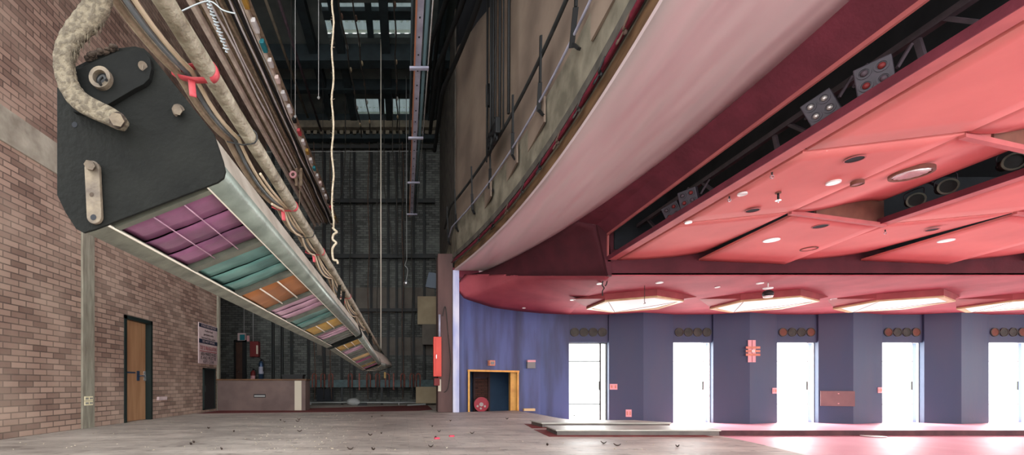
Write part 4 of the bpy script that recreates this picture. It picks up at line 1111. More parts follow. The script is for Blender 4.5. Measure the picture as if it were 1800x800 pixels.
# dark slack lines hanging in front of the back wall
for k, (pxa, ya, pxb, yb, lab) in enumerate(((607,262,596,360,'slack black line hanging right of the white rope'),(690,262,700,450,'slack dark line hanging near the right guide rails'),(675,330,690,448,'short slack dark line hanging left of the pale wire end'),(702,300,712,470,'slack line hanging beside the glinting lamp'))):
    Y = 15.5; A = Vector(at(pxa,ya,Y)); B = Vector(at(pxb,yb,Y))
    one('slack_line', MB().tube([(A.x,Y,ZR)]+smooth_path([A, (A+B)/2+Vector((0.05,0,0)), B],8), 0.018, 6), 'wiredark', lab, 'rope', 'slack dark lines before the back wall')
Y = 15; c = Vector(at(714,498,Y))
hb = thing('hanging_bulb', 'glinting clear bulb hanging on a curled flex before the back wall', 'light', (c.x,Y,c.z-0.12))
obj('globe', MB().ball(c, 0.10, 14, 8), 'chrome', hb); obj('flex', MB().tube([(c.x,Y,ZR),(c.x+0.02,Y,c.z+0.8)]+smooth_path([(c.x-0.05,Y,c.z+0.6),(c.x+0.05,Y,c.z+0.45),(c.x,Y,c.z+0.1)],6), 0.012, 6), 'wiregrey', hb)

# ================================================================== BACK WALL: guide rails and rope locks
xs_ = [478,494,511,541,569,600,622,652,682,697,708,727,746]
for k, px in enumerate(xs_):
    x = xat(px, 17.3)
    one('guide_rail', MB().box(x-0.05,x+0.05,17.38,17.5,0.25,10.0).box(x-0.012,x+0.012,17.28,17.4,0.25,10.0), 'guiderail', ORD[k]+' tall dark guide rail from the left on the back wall', 'rail', 'tall dark guide rails on the back wall')
for k, (py, h, lab) in enumerate(((353,0.14,'upper dark crossbar tying the guide rails'),(450,0.16,'middle dark crossbar tying the guide rails'),(545,0.12,'lowest dark crossbar tying the guide rails'),(258,0.12,'topmost dark crossbar tying the guide rails'))):
    z = zat(py, 17.2); one('wall_crossbar', MB().box(-5.2,1.2,17.18,17.28,z-h/2,z+h/2), 'guiderail', lab, 'bar', 'crossbars on the back wall')
YL = 16.75
lr = thing('lock_rail', 'long teal steel rail on posts carrying the red rope locks', 'rail', ((xat(540,YL)+xat(768,YL))/2,YL,0))
obj('beam', MB().box(xat(540,YL),xat(768,YL),YL,YL+0.12,zat(681,YL),zat(668,YL)), 'lockrail', lr)
for px in (542,601,671,742): obj('post', MB().box(xat(px,YL)-0.04,xat(px,YL)+0.04,YL+0.02,YL+0.1,0,zat(680,YL)), 'guiderail', lr)
obj('mesh_panel', MB().box(xat(556,YL),xat(586,YL),YL+0.05,YL+0.07,0.12,zat(684,YL)), 'void', lr)
lk_ = [553,568,582,616,632,648,664,681,692,708,724,735]
single = {632,681+10}
first = {}
def lockthing(px, lab, u):
    x = xat(px, YL)
    t = thing('rope_lock', lab, 'rope lock', (x,YL-0.05,zat(681,YL)), 'red rope locks on the teal rail')
    z0, z1 = zat(681,YL-0.04), zat(657,YL-0.04)
    if u:
        pts = [(x-0.07,YL-0.06,z0)]+[(x+0.07*math.cos(math.pi-math.pi*k/8), YL-0.06, z1-0.08+0.08*math.sin(math.pi*k/8)) for k in range(9)]+[(x+0.07,YL-0.06,z0)]
        obj('handle', MB().tube(pts, 0.022, 8), 'redlock', t)
    else:
        obj('handle', MB().box(x-0.025,x+0.025,YL-0.09,YL-0.03,z0-0.10,z1+0.02), 'redlock', t, 0.01)
    obj('clamp', MB().box(x-0.09,x+0.09,YL-0.045,YL-0.001,zat(678,YL),zat(671,YL)), 'lockrail', t, 0.005)
    return t
for k, px in enumerate(lk_):
    lockthing(px, ORD[k]+' red rope lock from the left on the teal rail', px not in (632,692))
for k, px in enumerate((553,568,582,616,648,664,708,724)):
    x = xat(px, 16.7)
    one('purchase_rope', MB().tube([(x+0.03*math.sin(i*0.7+k), 16.66, 0.2+9.6*i/24) for i in range(25)], 0.02, 6), 'rustrope' if k % 2 == 0 else 'wiredark', ORD[k]+' hauling rope from the left rising from the rope locks', 'rope', 'hauling ropes above the rope locks')
Yp = 16.4
one('floor_pipe', MB().tube([(xat(540,Yp),Yp,0.09),(xat(765,Yp),Yp,0.09)],0.03,8).box(xat(545,Yp),xat(547,Yp),Yp-0.03,Yp+0.03,0,0.08).box(xat(700,Yp),xat(702,Yp),Yp-0.03,Yp+0.03,0,0.08), 'wiregrey', 'pale pipe lying low along the foot of the back wall', 'pipe')
one('bag', MB().ball((xat(621,15.9),15.9,0.13),0.22,14,8,(1.1,0.8,0.62)).ball((xat(621,15.9)+0.12,15.85,0.1),0.14,10,6,(1.1,0.8,0.7)), 'wiregrey', 'crumpled pale bag on the floor by the back wall', 'bag')
one('floor_scrap', MB().obox((xat(637,15.9),15.9,0.05),(1,0.2,0),(0,1,0),(0,0,1),0.16,0.1,0.05), 'darkgrey', 'small grey block on the floor right of the pale bag', 'scrap')
one('floor_scrap', MB().bar((xat(715,15.6),15.6,0.03),(xat(748,15.6),15.9,0.05),0.08,0.05), 'wiregrey', 'pale batten offcut lying by the back wall near the pier', 'scrap')

# boards and boxes by the pier
def board(px0, py0, px1, py1, Y, mat, lab, th=0.03, lean=0.0):
    x0, x1 = xat(px0,Y), xat(px1,Y); z0, z1 = zat(py1,Y), zat(py0,Y)
    mb = MB().add([(x0,Y,z0),(x1,Y,z0),(x1,Y+lean,z1),(x0,Y+lean,z1),(x0,Y+th,z0),(x1,Y+th,z0),(x1,Y+lean+th,z1),(x0,Y+lean+th,z1)],[(0,1,2,3),(7,6,5,4),(0,4,5,1),(1,5,6,2),(2,6,7,3),(3,7,4,0)])
    return one('wall_board', mb, mat, lab, 'board', 'boards on the back wall beside the pier')
board(734,521,774,570,17.1,'panelcream','cream square board high on the back wall beside the pier',0.06)
board(742,570,774,606,16.9,'panelgrey','grey board below the cream square board',0.06)
board(731,680,769,709,16.3,'panelcream','cream board standing low under the teal rail',0.06)
sp2 = thing('loudspeaker', 'blue-grey loudspeaker tilted high on the wall beside the pier', 'loudspeaker', at(762,494,13.5))
c = Vector(at(762,494,13.5))
obj('case', MB().obox(c,(1,-0.3,-0.25),(0.3,1,0.1),(0.25,0,1),0.17,0.16,0.23), 'speaker', sp2, 0.01); obj('bracket', MB().bar(c+Vector((0.1,0.1,0.1)), c+Vector((0.5,0.1,0.15)),0.04,0.04), 'black', sp2)
# red cabinet on the pier
Yc = 11.75
x0, x1 = xat(762,Yc), xat(776,Yc); z0, z1 = zat(662,Yc), zat(592,Yc)
rb = thing('red_cabinet', 'tall bright red cabinet on the stage side of the pier', 'cabinet', ((x0+x1)/2,Yc+0.08,z0))
obj('case', MB().box(x0,x1,Yc,Yc+0.2,z0,z1), 'redbox', rb, 0.008); obj('door', MB().box(x0+0.06,x1-0.008,Yc-0.012,Yc,z0+0.02,z1-0.02), 'redbox', rb, 0.004); obj('latch', MB().box(x0+0.07,x0+0.085,Yc-0.02,Yc-0.012,(z0+z1)/2-0.05,(z0+z1)/2+0.05), 'chrome', rb)
one('red_bell_box', MB().box(xat(763,Yc),xat(773,Yc),Yc+0.02,Yc+0.16,zat(678,Yc),zat(665,Yc)), 'reddull', 'small dull red box under the tall red cabinet', 'box', None, 0.01)
one('conduit', MB().tube([(xat(773,Yc),Yc+0.1,z1),(xat(773,Yc),Yc+0.1,zat(552,Yc))],0.03,8), 'lilac', 'short pale conduit rising from the red cabinet', 'conduit')
one('wall_cable', MB().tube(smooth_path([at(778,556,11.88),at(783,540,11.88),at(788,590,11.88),at(792,640,11.88),at(788,680,11.88),at(781,690,11.88)]),0.012,6), 'wiredark', 'loose cable looping down the face of the pier', 'cable')
one('socket_strip', MB().box(xat(770,11.88),xat(775,11.88),11.84,11.9,zat(688,11.88),zat(667,11.88)), 'cream', 'narrow cream strip on the pier below the red cabinet', 'fitting')

# ================================================================== COUNTER AND THE CORNER BEHIND IT
Yk = 12.75
x0, x1, zc = xat(381,Yk)+0.02, xat(537,Yk), zat(667,Yk)
ct = thing('counter', 'long low mauve counter with brown top standing in the back left corner', 'counter', ((x0+x1)/2,Yk+0.3,0))
obj('body', MB().box(x0,x1,Yk,Yk+0.6,0.0,zc-0.03), 'counter', ct, 0.006); obj('top', MB().box(x0-0.02,x1+0.03,Yk-0.03,Yk+0.63,zc-0.03,zc+0.01), 'countertop', ct, 0.006)
obj('end_strip', MB().box(xat(518,Yk),xat(530,Yk),Yk-0.012,Yk,0.01,zc-0.04), 'cream', ct)
xa, xb, za, zb = xat(446,Yk), xat(467,Yk), zat(699,Yk), zat(693,Yk)
obj('hand_slot', MB().box(xa,xb,Yk-0.004,Yk-0.001,za,zb), 'black', ct); obj('slot_bar', MB().box(xa+0.02,xb-0.02,Yk-0.010,Yk-0.004,za+0.02,zb-0.03), 'wiregrey', ct)
xa, xb = xat(498,12.95), xat(533,12.95)
one('tray', MB().box(xa,xb,12.85,13.15,zc+0.01,zc+0.13).box(xa-0.02,xb+0.02,12.83,13.17,zc+0.10,zc+0.14), 'black', 'black shallow box lying on the right end of the counter', 'box')
Yq = 17.45
# back door
xa, xb = xat(412,Yq), xat(433,Yq); zt2 = zat(598,Yq)
bd = struct('door_9', MB().box(xa,xa+0.06,Yq-0.05,Yq+0.04,0,zt2).box(xb-0.14,xb,Yq-0.05,Yq+0.04,0,zt2).box(xa,xb,Yq-0.05,Yq+0.04,zt2-0.08,zt2), 'black')
obj('door_leaf', MB().box(xa+0.06,xb-0.14,Yq,Yq+0.03,0,zt2-0.08), 'wooddark', bd); obj('door_knob', MB().ball(((xa+xb)/2-0.06,Yq-0.03,1.25),0.03,10,6), 'chrome', bd)
es = thing('exit_sign', 'white and teal exit sign above the dark back door', 'sign', at(426,600,Yq-0.08))
xa, xb, za, zb = xat(419,Yq), xat(432,Yq), zat(599,Yq), zat(586,Yq)
obj('case', MB().box(xa,xb,Yq-0.08,Yq+0.04,za,zb), 'signwhite', es); obj('green_panel', MB().box(xa+0.09,xb-0.01,Yq-0.09,Yq-0.08,za+0.01,zb-0.06), 'teal', es)
one('wall_conduit', MB().tube([(xat(429,Yq),Yq,zat(585,Yq)),(xat(429,Yq),Yq,4.35)],0.015,6), 'wiregrey', 'thin conduit rising above the exit sign', 'conduit', 'conduits in the back corner')
one('wall_conduit', MB().tube([(xat(445,Yq),Yq,zat(602,Yq)),(xat(445,Yq),Yq,4.35)],0.018,6), 'wiregrey', 'conduit rising from the dark red wall box', 'conduit', 'conduits in the back corner')
one('red_sign', MB().box(xat(434,Yq),xat(438,Yq),Yq-0.01,Yq+0.05,zat(600,Yq),zat(590,Yq)), 'pinkplate', 'tiny red plate beside the exit sign', 'sign')
xa, xb = xat(442,Yq), xat(457,Yq)
rbx = thing('alarm_box', 'dark red wall box with a pale label left of the blue extinguisher', 'box', ((xa+xb)/2,Yq-0.1,zat(628,Yq)))
obj('case', MB().box(xa,xb,Yq-0.2,Yq+0.05,zat(628,Yq),zat(601,Yq)), 'reddull', rbx, 0.01); obj('label_plate', MB().box(xb-0.08,xb-0.01,Yq-0.21,Yq-0.2,zat(623,Yq),zat(608,Yq)), 'cream', rbx)
def extinguisher(px, py0, py1, lab, mat, band):
    x = xat(px, 17.2); z0, z1 = zat(py1,17.2), zat(py0,17.2); h = z1-z0
    t = thing('fire_extinguisher', lab, 'fire extinguisher', (x,17.2,z0), 'fire extinguishers in the back corner')
    obj('cylinder', MB().tube([(x,17.2,z0),(x,17.2,z0+h*0.72),(x,17.2,z0+h*0.80),(x,17.2,z0+h*0.84)],[0.095,0.095,0.07,0.03],16), mat, t)
    obj('valve', MB().cyl((x,17.2,z0+h*0.84),(x,17.2,z0+h*0.92),0.025,10).bar((x,17.2,z0+h*0.94),(x-0.12,17.1,z0+h*1.0),0.03,0.02), 'black', t)
    obj('hose', MB().tube(smooth_path([(x+0.03,17.15,z0+h*0.9),(x+0.13,17.12,z0+h*0.8),(x+0.12,17.1,z0+h*0.4)]),0.015,6), 'black', t)
    obj('label_band', MB().tube([(x,17.2,z0+h*0.3),(x,17.2,z0+h*0.6)],0.097,16,False), band, t)
extinguisher(459,628,670,'blue-grey fire extinguisher standing behind the counter','steelblue','lilac')
extinguisher(445,645,684,'pinkish red fire extinguisher left of the blue one','reddull','pinkplate')

# ================================================================== LEFT WALL FITTINGS
dr = struct('door_8', MB().box(XL-0.21,XL+0.02,dY0-0.0,dY0+0.07,0,dZ).box(XL-0.21,XL+0.02,dY1-0.07,dY1,0,dZ).box(XL-0.21,XL+0.02,dY0,dY1,dZ-0.07,dZ), 'greenframe')
lf = obj('door_leaf', MB().box(XL-0.13,XL-0.09,dY0+0.07,dY1-0.08,0.01,dZ-0.07), 'wood', dr)
obj('push_bar', MB().box(XL-0.09,XL-0.05,dY0+0.10,dY0+0.45,0.965,0.995), 'steelblue', dr)
obj('handle_plate', MB().box(XL-0.09,XL-0.075,dY0+0.56,dY0+0.64,0.82,1.02), 'steelblue', dr)
obj('lever', MB().tube([(XL-0.075,dY0+0.60,0.92),(XL-0.03,dY0+0.60,0.92),(XL-0.03,dY0+0.74,0.92)],0.011,8), 'steelblue', dr)
obj('lock_plate', MB().box(XL-0.088,XL-0.07,dY1-0.155,dY1-0.085,0.82,1.02), 'chrome', dr)
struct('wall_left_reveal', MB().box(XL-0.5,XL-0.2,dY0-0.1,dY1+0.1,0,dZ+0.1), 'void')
# four-gang outlet on the concrete pier
ys0, ys1 = 7.46, 7.66
zz0, zz1 = zat(713,7.55), zat(696.5,7.55)
ot = thing('power_outlet', 'ivory four-way power outlet low on the concrete strip', 'outlet', (XL+0.04,(ys0+ys1)/2,zz0))
for i in range(2):
    for j in range(2):
        ya, yb = ys0+i*0.10+0.003, ys0+i*0.10+0.097; hz = (zz1-zz0)/2; za = zz0+j*hz+0.003; zb = zz0+(j+1)*hz-0.003
        pnl = obj('outlet_plate', MB().box(XL+0.035,XL+0.052,ya,yb,za,zb), 'ivory', ot, 0.003)
        for q in (0.3,0.7): obj('socket', MB().disc((XL+0.053,ya+(yb-ya)*q,(za+zb)/2),(1,0,0),0.017,14), 'socketgrey', pnl)
one('wall_trunking', MB().box(XL,XL+0.05,9.72,10.06,zat(703.5,9.85),zat(697.5,9.85)), 'signwhite', 'short white trunking box low on the brick right of the wooden door', 'box', None, 0.004)
# black hatch door
h0, h1 = 11.93, 12.66
ht = thing('hatch_door', 'black hatch door in the brick wall under the notice board', 'hatch', (XL+0.02,(h0+h1)/2,0.06))
obj('leaf', MB().box(XL,XL+0.03,h0+0.04,h1-0.04,0.09,1.15), 'black', ht, 0.003); obj('frame', MB().box(XL,XL+0.045,h0,h0+0.04,0.06,1.19).box(XL,XL+0.045,h1-0.04,h1,0.06,1.19).box(XL,XL+0.045,h0,h1,1.15,1.19).box(XL,XL+0.045,h0,h1,0.06,0.09), 'greenframe', ht)
obj('handle', MB().box(XL+0.03,XL+0.05,h0+0.07,h0+0.10,0.55,0.72), 'darkgrey', ht)
# notice board
s0, s1 = 11.66, 12.80
zb0, zb1 = 1.30, 2.38
sg = thing('notice_board', 'white notice board with navy bands and red and black lettering on brick', 'sign', (XL+0.02,(s0+s1)/2,zb0))
obj('panel', MB().box(XL+0.003,XL+0.03,s0,s1,zb0,zb1), 'signwhite', sg)
ym = (s0+s1)/2; wd_ = s1-s0; xx = XL+0.032
def band(z0, z1, m, n='band', a=s0, b=s1): return obj(n, MB().box(XL+0.03,XL+0.034,a,b,z0,z1), m, sg)
band(2.26,2.36,'navy'); band(1.84,1.95,'navy'); band(1.625,1.645,'signred','underline',s0+0.05,s1-0.05)
AX = (0,-1,0) if False else (0,1,0)
def T(body, z, size, m, wdt): 
    # the wall faces +X: reading direction is toward +Y seen from the stage
    return text('lettering', body, size, (XL+0.0345,ym,z), (0,1,0), (0,0,1), m, sg, wdt)
T('STAGE AREA NOTICE', 2.31, 0.085, 'signwhite', 0.9); T('Authorised', 2.19, 0.085, 'ink', 0.5); T('persons only', 2.09, 0.085, 'ink', 0.6); T('beyond this point', 1.99, 0.085, 'ink', 0.85)
T('DO NOT SMOKE', 1.895, 0.09, 'signwhite', 0.75); T('DUE TO FIRE REGULATIONS', 1.72, 0.15, 'signred', 1.0)
T('AREA MARKED IN RED', 1.56, 0.13, 'ink', 0.95); T('IS AND MUST BE', 1.455, 0.13, 'ink', 0.95); T('KEPT CLEAR', 1.355, 0.11, 'ink', 0.66)

# ================================================================== PROSCENIUM RIGGING
def arcline(off, z, Y0, Y1, n, wob=0.0):
    return [(innerx(Y0+(Y1-Y0)*i/n)+off+wob*math.sin(i*1.3), Y0+(Y1-Y0)*i/n, z+wob*math.sin(i*0.9)) for i in range(n+1)]
one('maroon_pipe', MB().tube(arcline(-0.06,4.05,0,11.9,50),0.03,8), 'maroon', 'upper maroon pipe along the foot of the proscenium beam', 'pipe', 'maroon pipes along the proscenium edge')
one('maroon_pipe', MB().tube(arcline(-0.10,4.00,0,11.9,50),0.022,8), 'maroon', 'lower maroon pipe along the foot of the proscenium beam', 'pipe', 'maroon pipes along the proscenium edge')
one('conduit_line', MB().tube(arcline(-0.10,4.95,0,13.0,60),0.018,8), 'lilac', 'pale conduit along the middle of the proscenium wall', 'conduit')
one('rigging_pipe', MB().tube(arcline(-0.14,5.5,0,13.6,60),0.03,8), 'darkgrey', 'dark rigging pipe along the proscenium wall above the pale conduit', 'pipe')
for k, Y in enumerate((3.9,5.2,6.5,7.8,9.1,10.3,11.5,12.6)):
    x = innerx(Y)
    mb = MB().bar((x-0.18,Y-0.15,5.70),(x-0.14,Y+0.02,5.15),0.045,0.03).bar((x-0.14,Y+0.02,5.15),(x-0.10,Y+0.16+0.12*R(),4.85),0.06,0.03).bar((x-0.10,Y+0.2,4.85),(x-0.07,Y+0.1,4.72),0.045,0.03)
    one('pipe_bracket', mb, 'black', ORD[k]+' black strap bracket from the camera on the proscenium pipes', 'bracket', 'black strap brackets on the proscenium pipes')
for k, Y in enumerate((4.7,7.1,8.3,9.7)):
    x = innerx(Y)
    one('board_patch', MB().box(x-0.03,x+0.0,Y-0.5,Y+0.35,4.62,5.0), 'canvas', ORD[k]+' tan board from the camera fixed under the pale conduit', 'board', 'tan boards on the proscenium beam')
for k, Y in enumerate((4.05,4.6,5.2,5.9,6.6,7.4,8.2,9.0,9.9)):
    x = innerx(Y)
    mb = MB().tube(smooth_path([(x-0.12,Y-0.12,4.03),(x-0.15,Y-0.04,3.93),(x-0.10,Y+0.03,3.98),(x-0.14,Y+0.10,3.90),(x-0.08,Y+0.18,4.02)]),0.010,6).ball((x-0.11,Y,3.93),0.022,8,5)
    one('loose_wire', mb, ['rustrope','black','wiredark'][k % 3], ORD[k]+' loose wire bunch from the camera on the maroon pipes', 'wire', 'loose wires on the maroon pipes')
# bundle of ropes down to a knotted pulley block
c = Vector((innerx(8.6)-0.22, 8.6, 5.55))
for k, (dY, dzz) in enumerate(((-0.75,0.05),(-0.45,-0.05),(-0.25,0.1),(0.0,0.0),(0.15,0.05),(0.55,-0.15),(0.3,0.0))):
    Y = 8.6+dY; x = innerx(Y)-0.20
    one('drop_rope', MB().tube([(x,Y,5.45+dzz),(x+0.01,Y,8.0),(x,Y,ZR)],0.016 if k % 2 else 0.028,6), 'black', ORD[k]+' black drop rope from the camera in the bundle on the proscenium wall', 'rope', 'black drop ropes on the proscenium wall')
pb = thing('pulley_block', 'tangled black pulley block where the drop ropes meet the rigging pipe', 'pulley', (c.x,c.y,c.z-0.25))
obj('block', MB().box(c.x-0.05,c.x+0.05,c.y-0.35,c.y-0.05,c.z-0.15,c.z+0.15), 'black', pb, 0.02); obj('sheave', MB().ring((c.x-0.07,c.y+0.2,c.z-0.05),(1,0,0),0.2,0.13,0.05,20), 'black', pb)
obj('coil', MB().tube(smooth_path([(c.x-0.06+0.05*R(),c.y+0.35*math.sin(i*2.1),c.z-0.05+0.2*math.cos(i*1.7)) for i in range(14)],4),0.022,6), 'black', pb)
one('hanging_weight', MB().cyl((c.x,9.25,6.5),(c.x,9.25,6.95),0.05,10).tube([(c.x,9.25,6.95),(c.x,9.25,ZR)],0.012,6).tube([(c.x,9.25,6.5),(c.x,9.25,5.5)],0.012,6), 'black', 'small black weight hanging on a line left of the rope bundle', 'weight')
# dark rigging pipes high along the tower corner
for k, (o_, z) in enumerate(((-0.35,8.6),(-0.5,9.2),(-0.3,9.7),(-0.65,9.9),(-0.45,10.4))):
    one('tower_pipe', MB().tube(arcline(o_,z,2.0,15.0,40),0.06,8), 'black', ORD[k]+' dark rigging pipe counted upward along the proscenium tower top', 'pipe', 'dark pipes along the tower top')

# ================================================================== HALL WALL FITTINGS
def wallpt(px):          # point on the curved / folded blue wall under image column px
    for (pa, da), (pb_, db) in zip(BL, BL[1:]):
        if pa <= px <= pb_:
            A = Vector((xat(pa,da),da)); B = Vector((xat(pb_,db),db))
            for i in range(101):
                q = A.lerp(B, i/100)
                if VX+FPX*q.x/q.y >= px: return q, (B-A).normalized()
    return Vector((xat(px,YD),YD)), Vector((1,0))
def fixture(px, py, w, h, th, mat, lab, cat, name, group=None):
    q, d = wallpt(px); n = Vector((d.y,-d.x)); z = zat(py, q.y)
    mb = MB().obox((q.x+n.x*th/2,q.y+n.y*th/2,z),(d.x,d.y,0),(n.x,n.y,0),(0,0,1),w/2,th/2,h/2)
    return q, d, n, z, mb
q, d, n, z, mb = fixture(862,638.5,0.20,0.15,0.08,'copper','','','')
t = thing('emergency_light', 'small orange framed lamp on the blue wall above the doorway', 'light', (q.x+n.x*0.04,q.y+n.y*0.04,z-0.075))
obj('case', mb, 'copper', t); obj('diffuser', MB().obox((q.x+n.x*0.085,q.y+n.y*0.085,z),(d.x,d.y,0),(n.x,n.y,0),(0,0,1),0.065,0.006,0.04), 'socketgrey', t)
q, d, n, z, mb = fixture(932,642,0.24,0.19,0.10,'','','','')
t = thing('exit_sign', 'small grey exit sign with pink top on the blue wall right of doorway', 'sign', (q.x+n.x*0.05,q.y+n.y*0.05,z-0.1))
obj('case', mb, 'socketgrey', t); obj('cover', MB().obox((q.x+n.x*0.055,q.y+n.y*0.055,z+0.115),(d.x,d.y,0),(n.x,n.y,0),(0,0,1),0.12,0.06,0.03), 'pinkplate', t)
# hose reel in the passage
Yr = 14.2; c = Vector(at(846,711,Yr))
xa, xb = xat(831,14.55), xat(860,14.55)
struct('wall_passage_brick', MB().box(xa+0.05,xb-0.05,14.5,14.6,-0.95,zat(665,14.5)), 'brickbox')
struct('trim_20', MB().box(xa,xa+0.06,14.42,14.6,-0.95,zat(650,14.5)).box(xb-0.06,xb,14.42,14.6,-0.95,zat(650,14.5)).box(xa,xb,14.44,14.6,zat(664,14.5),zat(650,14.5)), 'pier')
hr = thing('hose_reel', 'red fire hose reel in the passage beyond the yellow framed doorway', 'hose reel', (c.x,Yr,c.z-0.24))
obj('drum', MB().ring((c.x,Yr,c.z),(0,1,0),0.22,0.05,0.12,28), 'reelred', hr); obj('rim', MB().ring((c.x,Yr-0.02,c.z),(0,1,0),0.235,0.195,0.03,28), 'reelred', hr)
obj('hub', MB().cyl((c.x,Yr-0.03,c.z),(c.x,Yr+0.12,c.z),0.065,16), 'whitetie', hr)
for a in (3.6,4.6,5.8): obj('label_patch', MB().disc((c.x+0.13*math.cos(a),Yr-0.004,c.z+0.13*math.sin(a)),(0,-1,0),0.035,12), 'whitetie', hr)
obj('bracket', MB().bar((c.x,Yr+0.1,c.z),(c.x,14.5,c.z),0.08,0.08), 'reddull', hr)
# plates on the folded wall
def facetY(px):
    for i in range(len(RG)):
        xr = xat(DP[i][1],YD); rx = xat(RG[i],YD-0.36); nx = xat(DP[i+1][0],YD)
        for X_ in [xat(px,YD)]:
            if xr <= X_ <= rx: return YD-0.03-0.33*(X_-xr)/(rx-xr), (xr,YD-0.03,rx,YD-0.36)
            if rx <= X_ <= nx: return YD-0.36+0.36*(X_-rx)/(nx-rx), (rx,YD-0.36,nx,YD)
    return YD, (0,YD,1,YD)
def plate(px0, py0, px1, py1, mat, lab, cat, name, group=None, th=0.02, detail=True):
    pc = (px0+px1)/2; Yf, (ax_, ay_, bx_, by_) = facetY(pc)
    for _ in range(8):
        X = xat(pc, Yf); Yf, (ax_, ay_, bx_, by_) = facetY(VX+X/YD*FPX)
    if name == 'wall_fitting': Yf = YD-0.365; ax_, ay_, bx_, by_ = 0, 0, 1, 0; X = xat(pc, Yf)
    d = Vector((bx_-ax_, by_-ay_)).normalized(); n = Vector((d.y,-d.x))
    w = (px1-px0)*Yf/FPX*0.93; h = (py1-py0)*Yf/FPX; z = zat((py0+py1)/2, Yf)
    t = thing(name, lab, cat, (X+n.x*th/2,Yf+n.y*th/2,z-h/2), group)
    obj('plate', MB().obox((X+n.x*th/2,Yf+n.y*th/2,z),(d.x,d.y,0),(n.x,n.y,0),(0,0,1),w/2,th/2,h/2), mat, t, 0.003)
    return t, Vector((X,Yf)), d, n, z, w, h
def put(t, nm, X, d, n, z, du, dz, w, h, off, mat): 
    return obj(nm, MB().obox((X.x+d.x*du+n.x*off,X.y+d.y*du+n.y*off,z+dz),(d.x,d.y,0),(n.x,n.y,0),(0,0,1),w/2,0.004,h/2), mat, t)
G = 'pink switch plates on the folded blue wall'
for a in ((1072,675,1085,685,'pink switch plate right of the first glazed door'),(1100,720,1110,733,'pink outlet plate low between the first two doors'),(1355,682,1366,692,'pink switch plate at the left edge of the third glazed door'),(1540,681,1551,691,'pink switch plate at the left edge of the fourth glazed door')):
    t, X, d, n, z, w, h = plate(*a[:4], 'pinkplate', a[4], 'switch plate', 'switch_plate', G)
    for q in (-0.25,0.25): put(t, 'rocker', X, d, n, z, q*w, 0, w*0.2, h*0.5, 0.022, 'copper')
t, X, d, n, z, w, h = plate(1314,598,1328,637,'pinkplate','pink cross-shaped fitting with copper bars on the blue wall','wall fitting','wall_fitting')
for q in (-0.10,0.0,0.10): put(t, 'bar', X, d, n, z, 0.02, q, 0.40, 0.065, 0.03, 'copper')
put(t, 'centre_disc', X, d, n, z, 0.02, 0.0, 0.09, 0.07, 0.042, 'whitetie'); put(t, 'seam', X, d, n, z, 0.0, 0.0, 0.012, h*0.98, 0.0215, 'reddull')
t, X, d, n, z, w, h = plate(1447,687.5,1496,714,'brownpanel','large mauve access panel low on the blue wall between doors','access panel','access_panel',None,0.03)
for q in (-0.14,0.14): put(t, 'screw', X, d, n, z, 0.02, q, 0.03, 0.02, 0.032, 'pinkplate')

# ================================================================== PLATFORMS, LOOSE THINGS, DEBRIS
def platform(x0, x1, y0, y1, ch, lab, xs=0.0):
    t = thing('stage_platform', lab, 'platform', ((x0+x1)/2,(y0+y1)/2,0.0), 'low platforms at the stage edge')
    pts = [(x0,y0),(x1-0.03,y0),(x1+0.02,y0+0.1),(x1-ch,y1),(x0+xs,y1)]
    obj('top', MB().prism(pts, lambda a,b,t_:(a,b,t_), 0.062, 0.082), 'board', t, 0.003)
    pts2 = [(x0+0.02,y0+0.015),(x1-0.05,y0+0.015),(x1-0.02,y0+0.1),(x1-ch-0.03,y1-0.02),(x0+xs+0.02,y1-0.02)]
    obj('base', MB().prism(pts2, lambda a,b,t_:(a,b,t_), 0.0045, 0.062), 'boardedge', t)
    return t
platform(2.20,4.62,6.46,7.16,0.02,'front grey platform board at the stage edge, lying on a red mat',0.06)
platform(2.36,4.62,7.66,8.25,0.36,'rear grey platform board with a cut corner behind the front one',-0.03)
one('red_mat', MB().prism([(2.05,6.30),(4.35,6.28),(4.40,7.3),(2.12,7.3)], lambda a,b,t:(a,b,t), 0.0005, 0.004), 'redmat', 'dull red mat showing under the front grey platform', 'mat', 'red mats under the platforms')  # thin sheet standing in for the reddish shadow round the platform
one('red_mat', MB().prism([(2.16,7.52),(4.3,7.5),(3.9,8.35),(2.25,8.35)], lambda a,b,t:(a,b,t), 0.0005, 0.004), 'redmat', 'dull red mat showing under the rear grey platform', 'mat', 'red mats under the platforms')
one('red_floor_strip', MB().prism([(-5.3,11.4),(0.4,12.6),(0.85,13.2),(0.85,16.2),(-5.3,12.7)], lambda a,b,t:(a,b,t), 0.0005, 0.003), 'redmat', 'dull red floor covering in front of the counter and back wall', 'mat')  # shade over the back of the stage, laid as a red sheet
Y = 12.6; x = xat(930,Y)
one('plank_offcut', MB().box(x-0.16,x+0.16,Y-0.06,Y+0.06,0.0,0.07), 'plank', 'short yellowish timber offcut on the stage floor edge below the exit sign', 'plank', None, 0.006)
x, Y = xat(1508,YW+0.1), YW-0.25
one('white_plate', MB().tube([(x,Y,ZH),(x,Y,ZH+0.012),(x,Y,ZH+0.02)],[0.18,0.22,0.225],28), 'whitemetal', 'white round plate lying below the walkway step', 'plate')
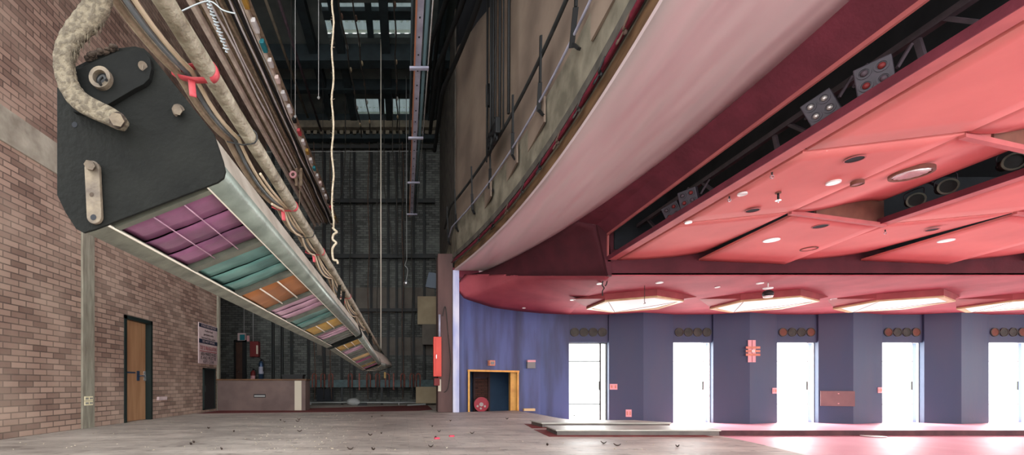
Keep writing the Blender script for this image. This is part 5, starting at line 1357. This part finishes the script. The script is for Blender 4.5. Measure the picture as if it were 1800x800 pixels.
# pale nosing line along the hall-floor join with the stage
mb = MB()
mb.bar((4.75,7.6,ZH+0.004),(6.1,10.3,ZH+0.004),0.09,0.006)
one('floor_edging', mb, 'whitemetal', 'pale edging strip on the pink floor running from the stage corner', 'edging')
random.seed(21)
GD = 'dark dried flakes on the stage floor'
flk = []
spots = []
for k in range(34):
    Y = 5.0+5.5*R()**1.5; px = 300+960*R(); spots.append((xat(px,Y),Y))
for k, (x, Y) in enumerate(spots):
    if x > 4.0 or (2.0 < x < 4.7 and 6.2 < Y < 8.4): continue
    a = R()*6.28; L = 0.015+0.025*R(); W = 0.007+0.011*R(); ca, sa = math.cos(a), math.sin(a)
    mb = MB().slab(lambda u, v: (x+ca*(u-0.5)*2*L-sa*(v-0.5)*2*W*math.sin(math.pi*(0.12+0.76*u)), Y+sa*(u-0.5)*2*L+ca*(v-0.5)*2*W*math.sin(math.pi*(0.12+0.76*u)), 0.001+0.022*(2*u-1)**2+0.01*(2*v-1)**2), 6, 4, (0,0,0.002))
    one('dried_flake', mb, 'leaf', 'small dark curled dried flake lying on the worn grey stage floor', 'debris', GD)
for k, (px, py, lab) in enumerate(((768,772,'left one of two pink scraps on the floor before the platforms'),(794,768,'right one of two pink scraps on the floor before the platforms'))):
    Y = FPX*CZ/(py-VY); x = xat(px,Y)
    one('pink_scrap', MB().obox((x,Y,0.012),(1,0.3,0),(-0.3,1,0),(0,0,1),0.035,0.02,0.011), 'pinkbit', lab, 'debris', 'pink scraps on the stage floor', 0.004)
mb = MB()
for k in range(520):
    Y = 5.0+6.5*R()**1.6; 
    if R() < 0.35: x = xat(440+180*R(), Y)
    else: x = xat(20+1150*R(), Y)
    if x > 2.0 and Y > 6.2: continue
    if x > 3.9 or x < XL+0.1: continue
    s_ = 0.0025+0.004*R()
    mb.obox((x,Y,s_*0.6),(R()-0.5,R()-0.5,0.1),(R()-0.5,0.5,0),(0,0,1),s_,s_*0.8,s_*0.6)
g = one('floor_grit', mb, 'grit', 'pale grit and plaster crumbs scattered over the stage floor', 'debris'); g['kind'] = 'stuff'

# ================================================================== CAMERA, LIGHT, SKY
cam = bpy.data.cameras.new('camera'); co = bpy.data.objects.new('camera', cam); COL.objects.link(co)
co.location = (0,0,CZ); co.rotation_euler = (math.radians(90),0,0)
cam.sensor_width = 36; cam.lens = 36*FPX/1800; cam.shift_x = (900-VX)/1800; cam.shift_y = (VY-400)/1800
cam.clip_start = 0.05; cam.clip_end = 300
SC.camera = co
wld = bpy.data.worlds.new('overcast_sky'); SC.world = wld; wld.use_nodes = True
bg = wld.node_tree.nodes['Background']; bg.inputs['Color'].default_value = (0.97,0.985,1.0,1); bg.inputs['Strength'].default_value = 0.84
DOORP = 30.0
def area(name, loc, rot, sx, sy, power, color=(1,1,1)):
    l = bpy.data.lights.new(name, 'AREA'); l.shape = 'RECTANGLE'; l.size = sx; l.size_y = sy; l.energy = power; l.color = color
    o = bpy.data.objects.new(name, l); COL.objects.link(o); o.location = loc; o.rotation_euler = rot; return o
for i, (a, b) in enumerate(DP):
    x0, x1 = xat(a, YD), xat(b, YD)
    area('door_daylight', ((x0+x1)/2, YD+0.32, (ZD+ZDT)/2), (math.radians(-90),0,0), x1-x0-0.05, ZDT-ZD-0.05, DOORP, (1.0,0.985,0.97))
SC.view_settings.view_transform = 'Standard'; SC.view_settings.look = 'None'; SC.view_settings.gamma = 1.0; SC.view_settings.use_curve_mapping = False
SC.view_settings.exposure = 2.5
SC.cycles.use_denoising = True
SC.cycles.max_bounces = 8; SC.cycles.diffuse_bounces = 5; SC.cycles.glossy_bounces = 3; SC.cycles.transparent_max_bounces = 8
SC.cycles.sample_clamp_indirect = 6.0; SC.cycles.caustics_reflective = False; SC.cycles.caustics_refractive = False
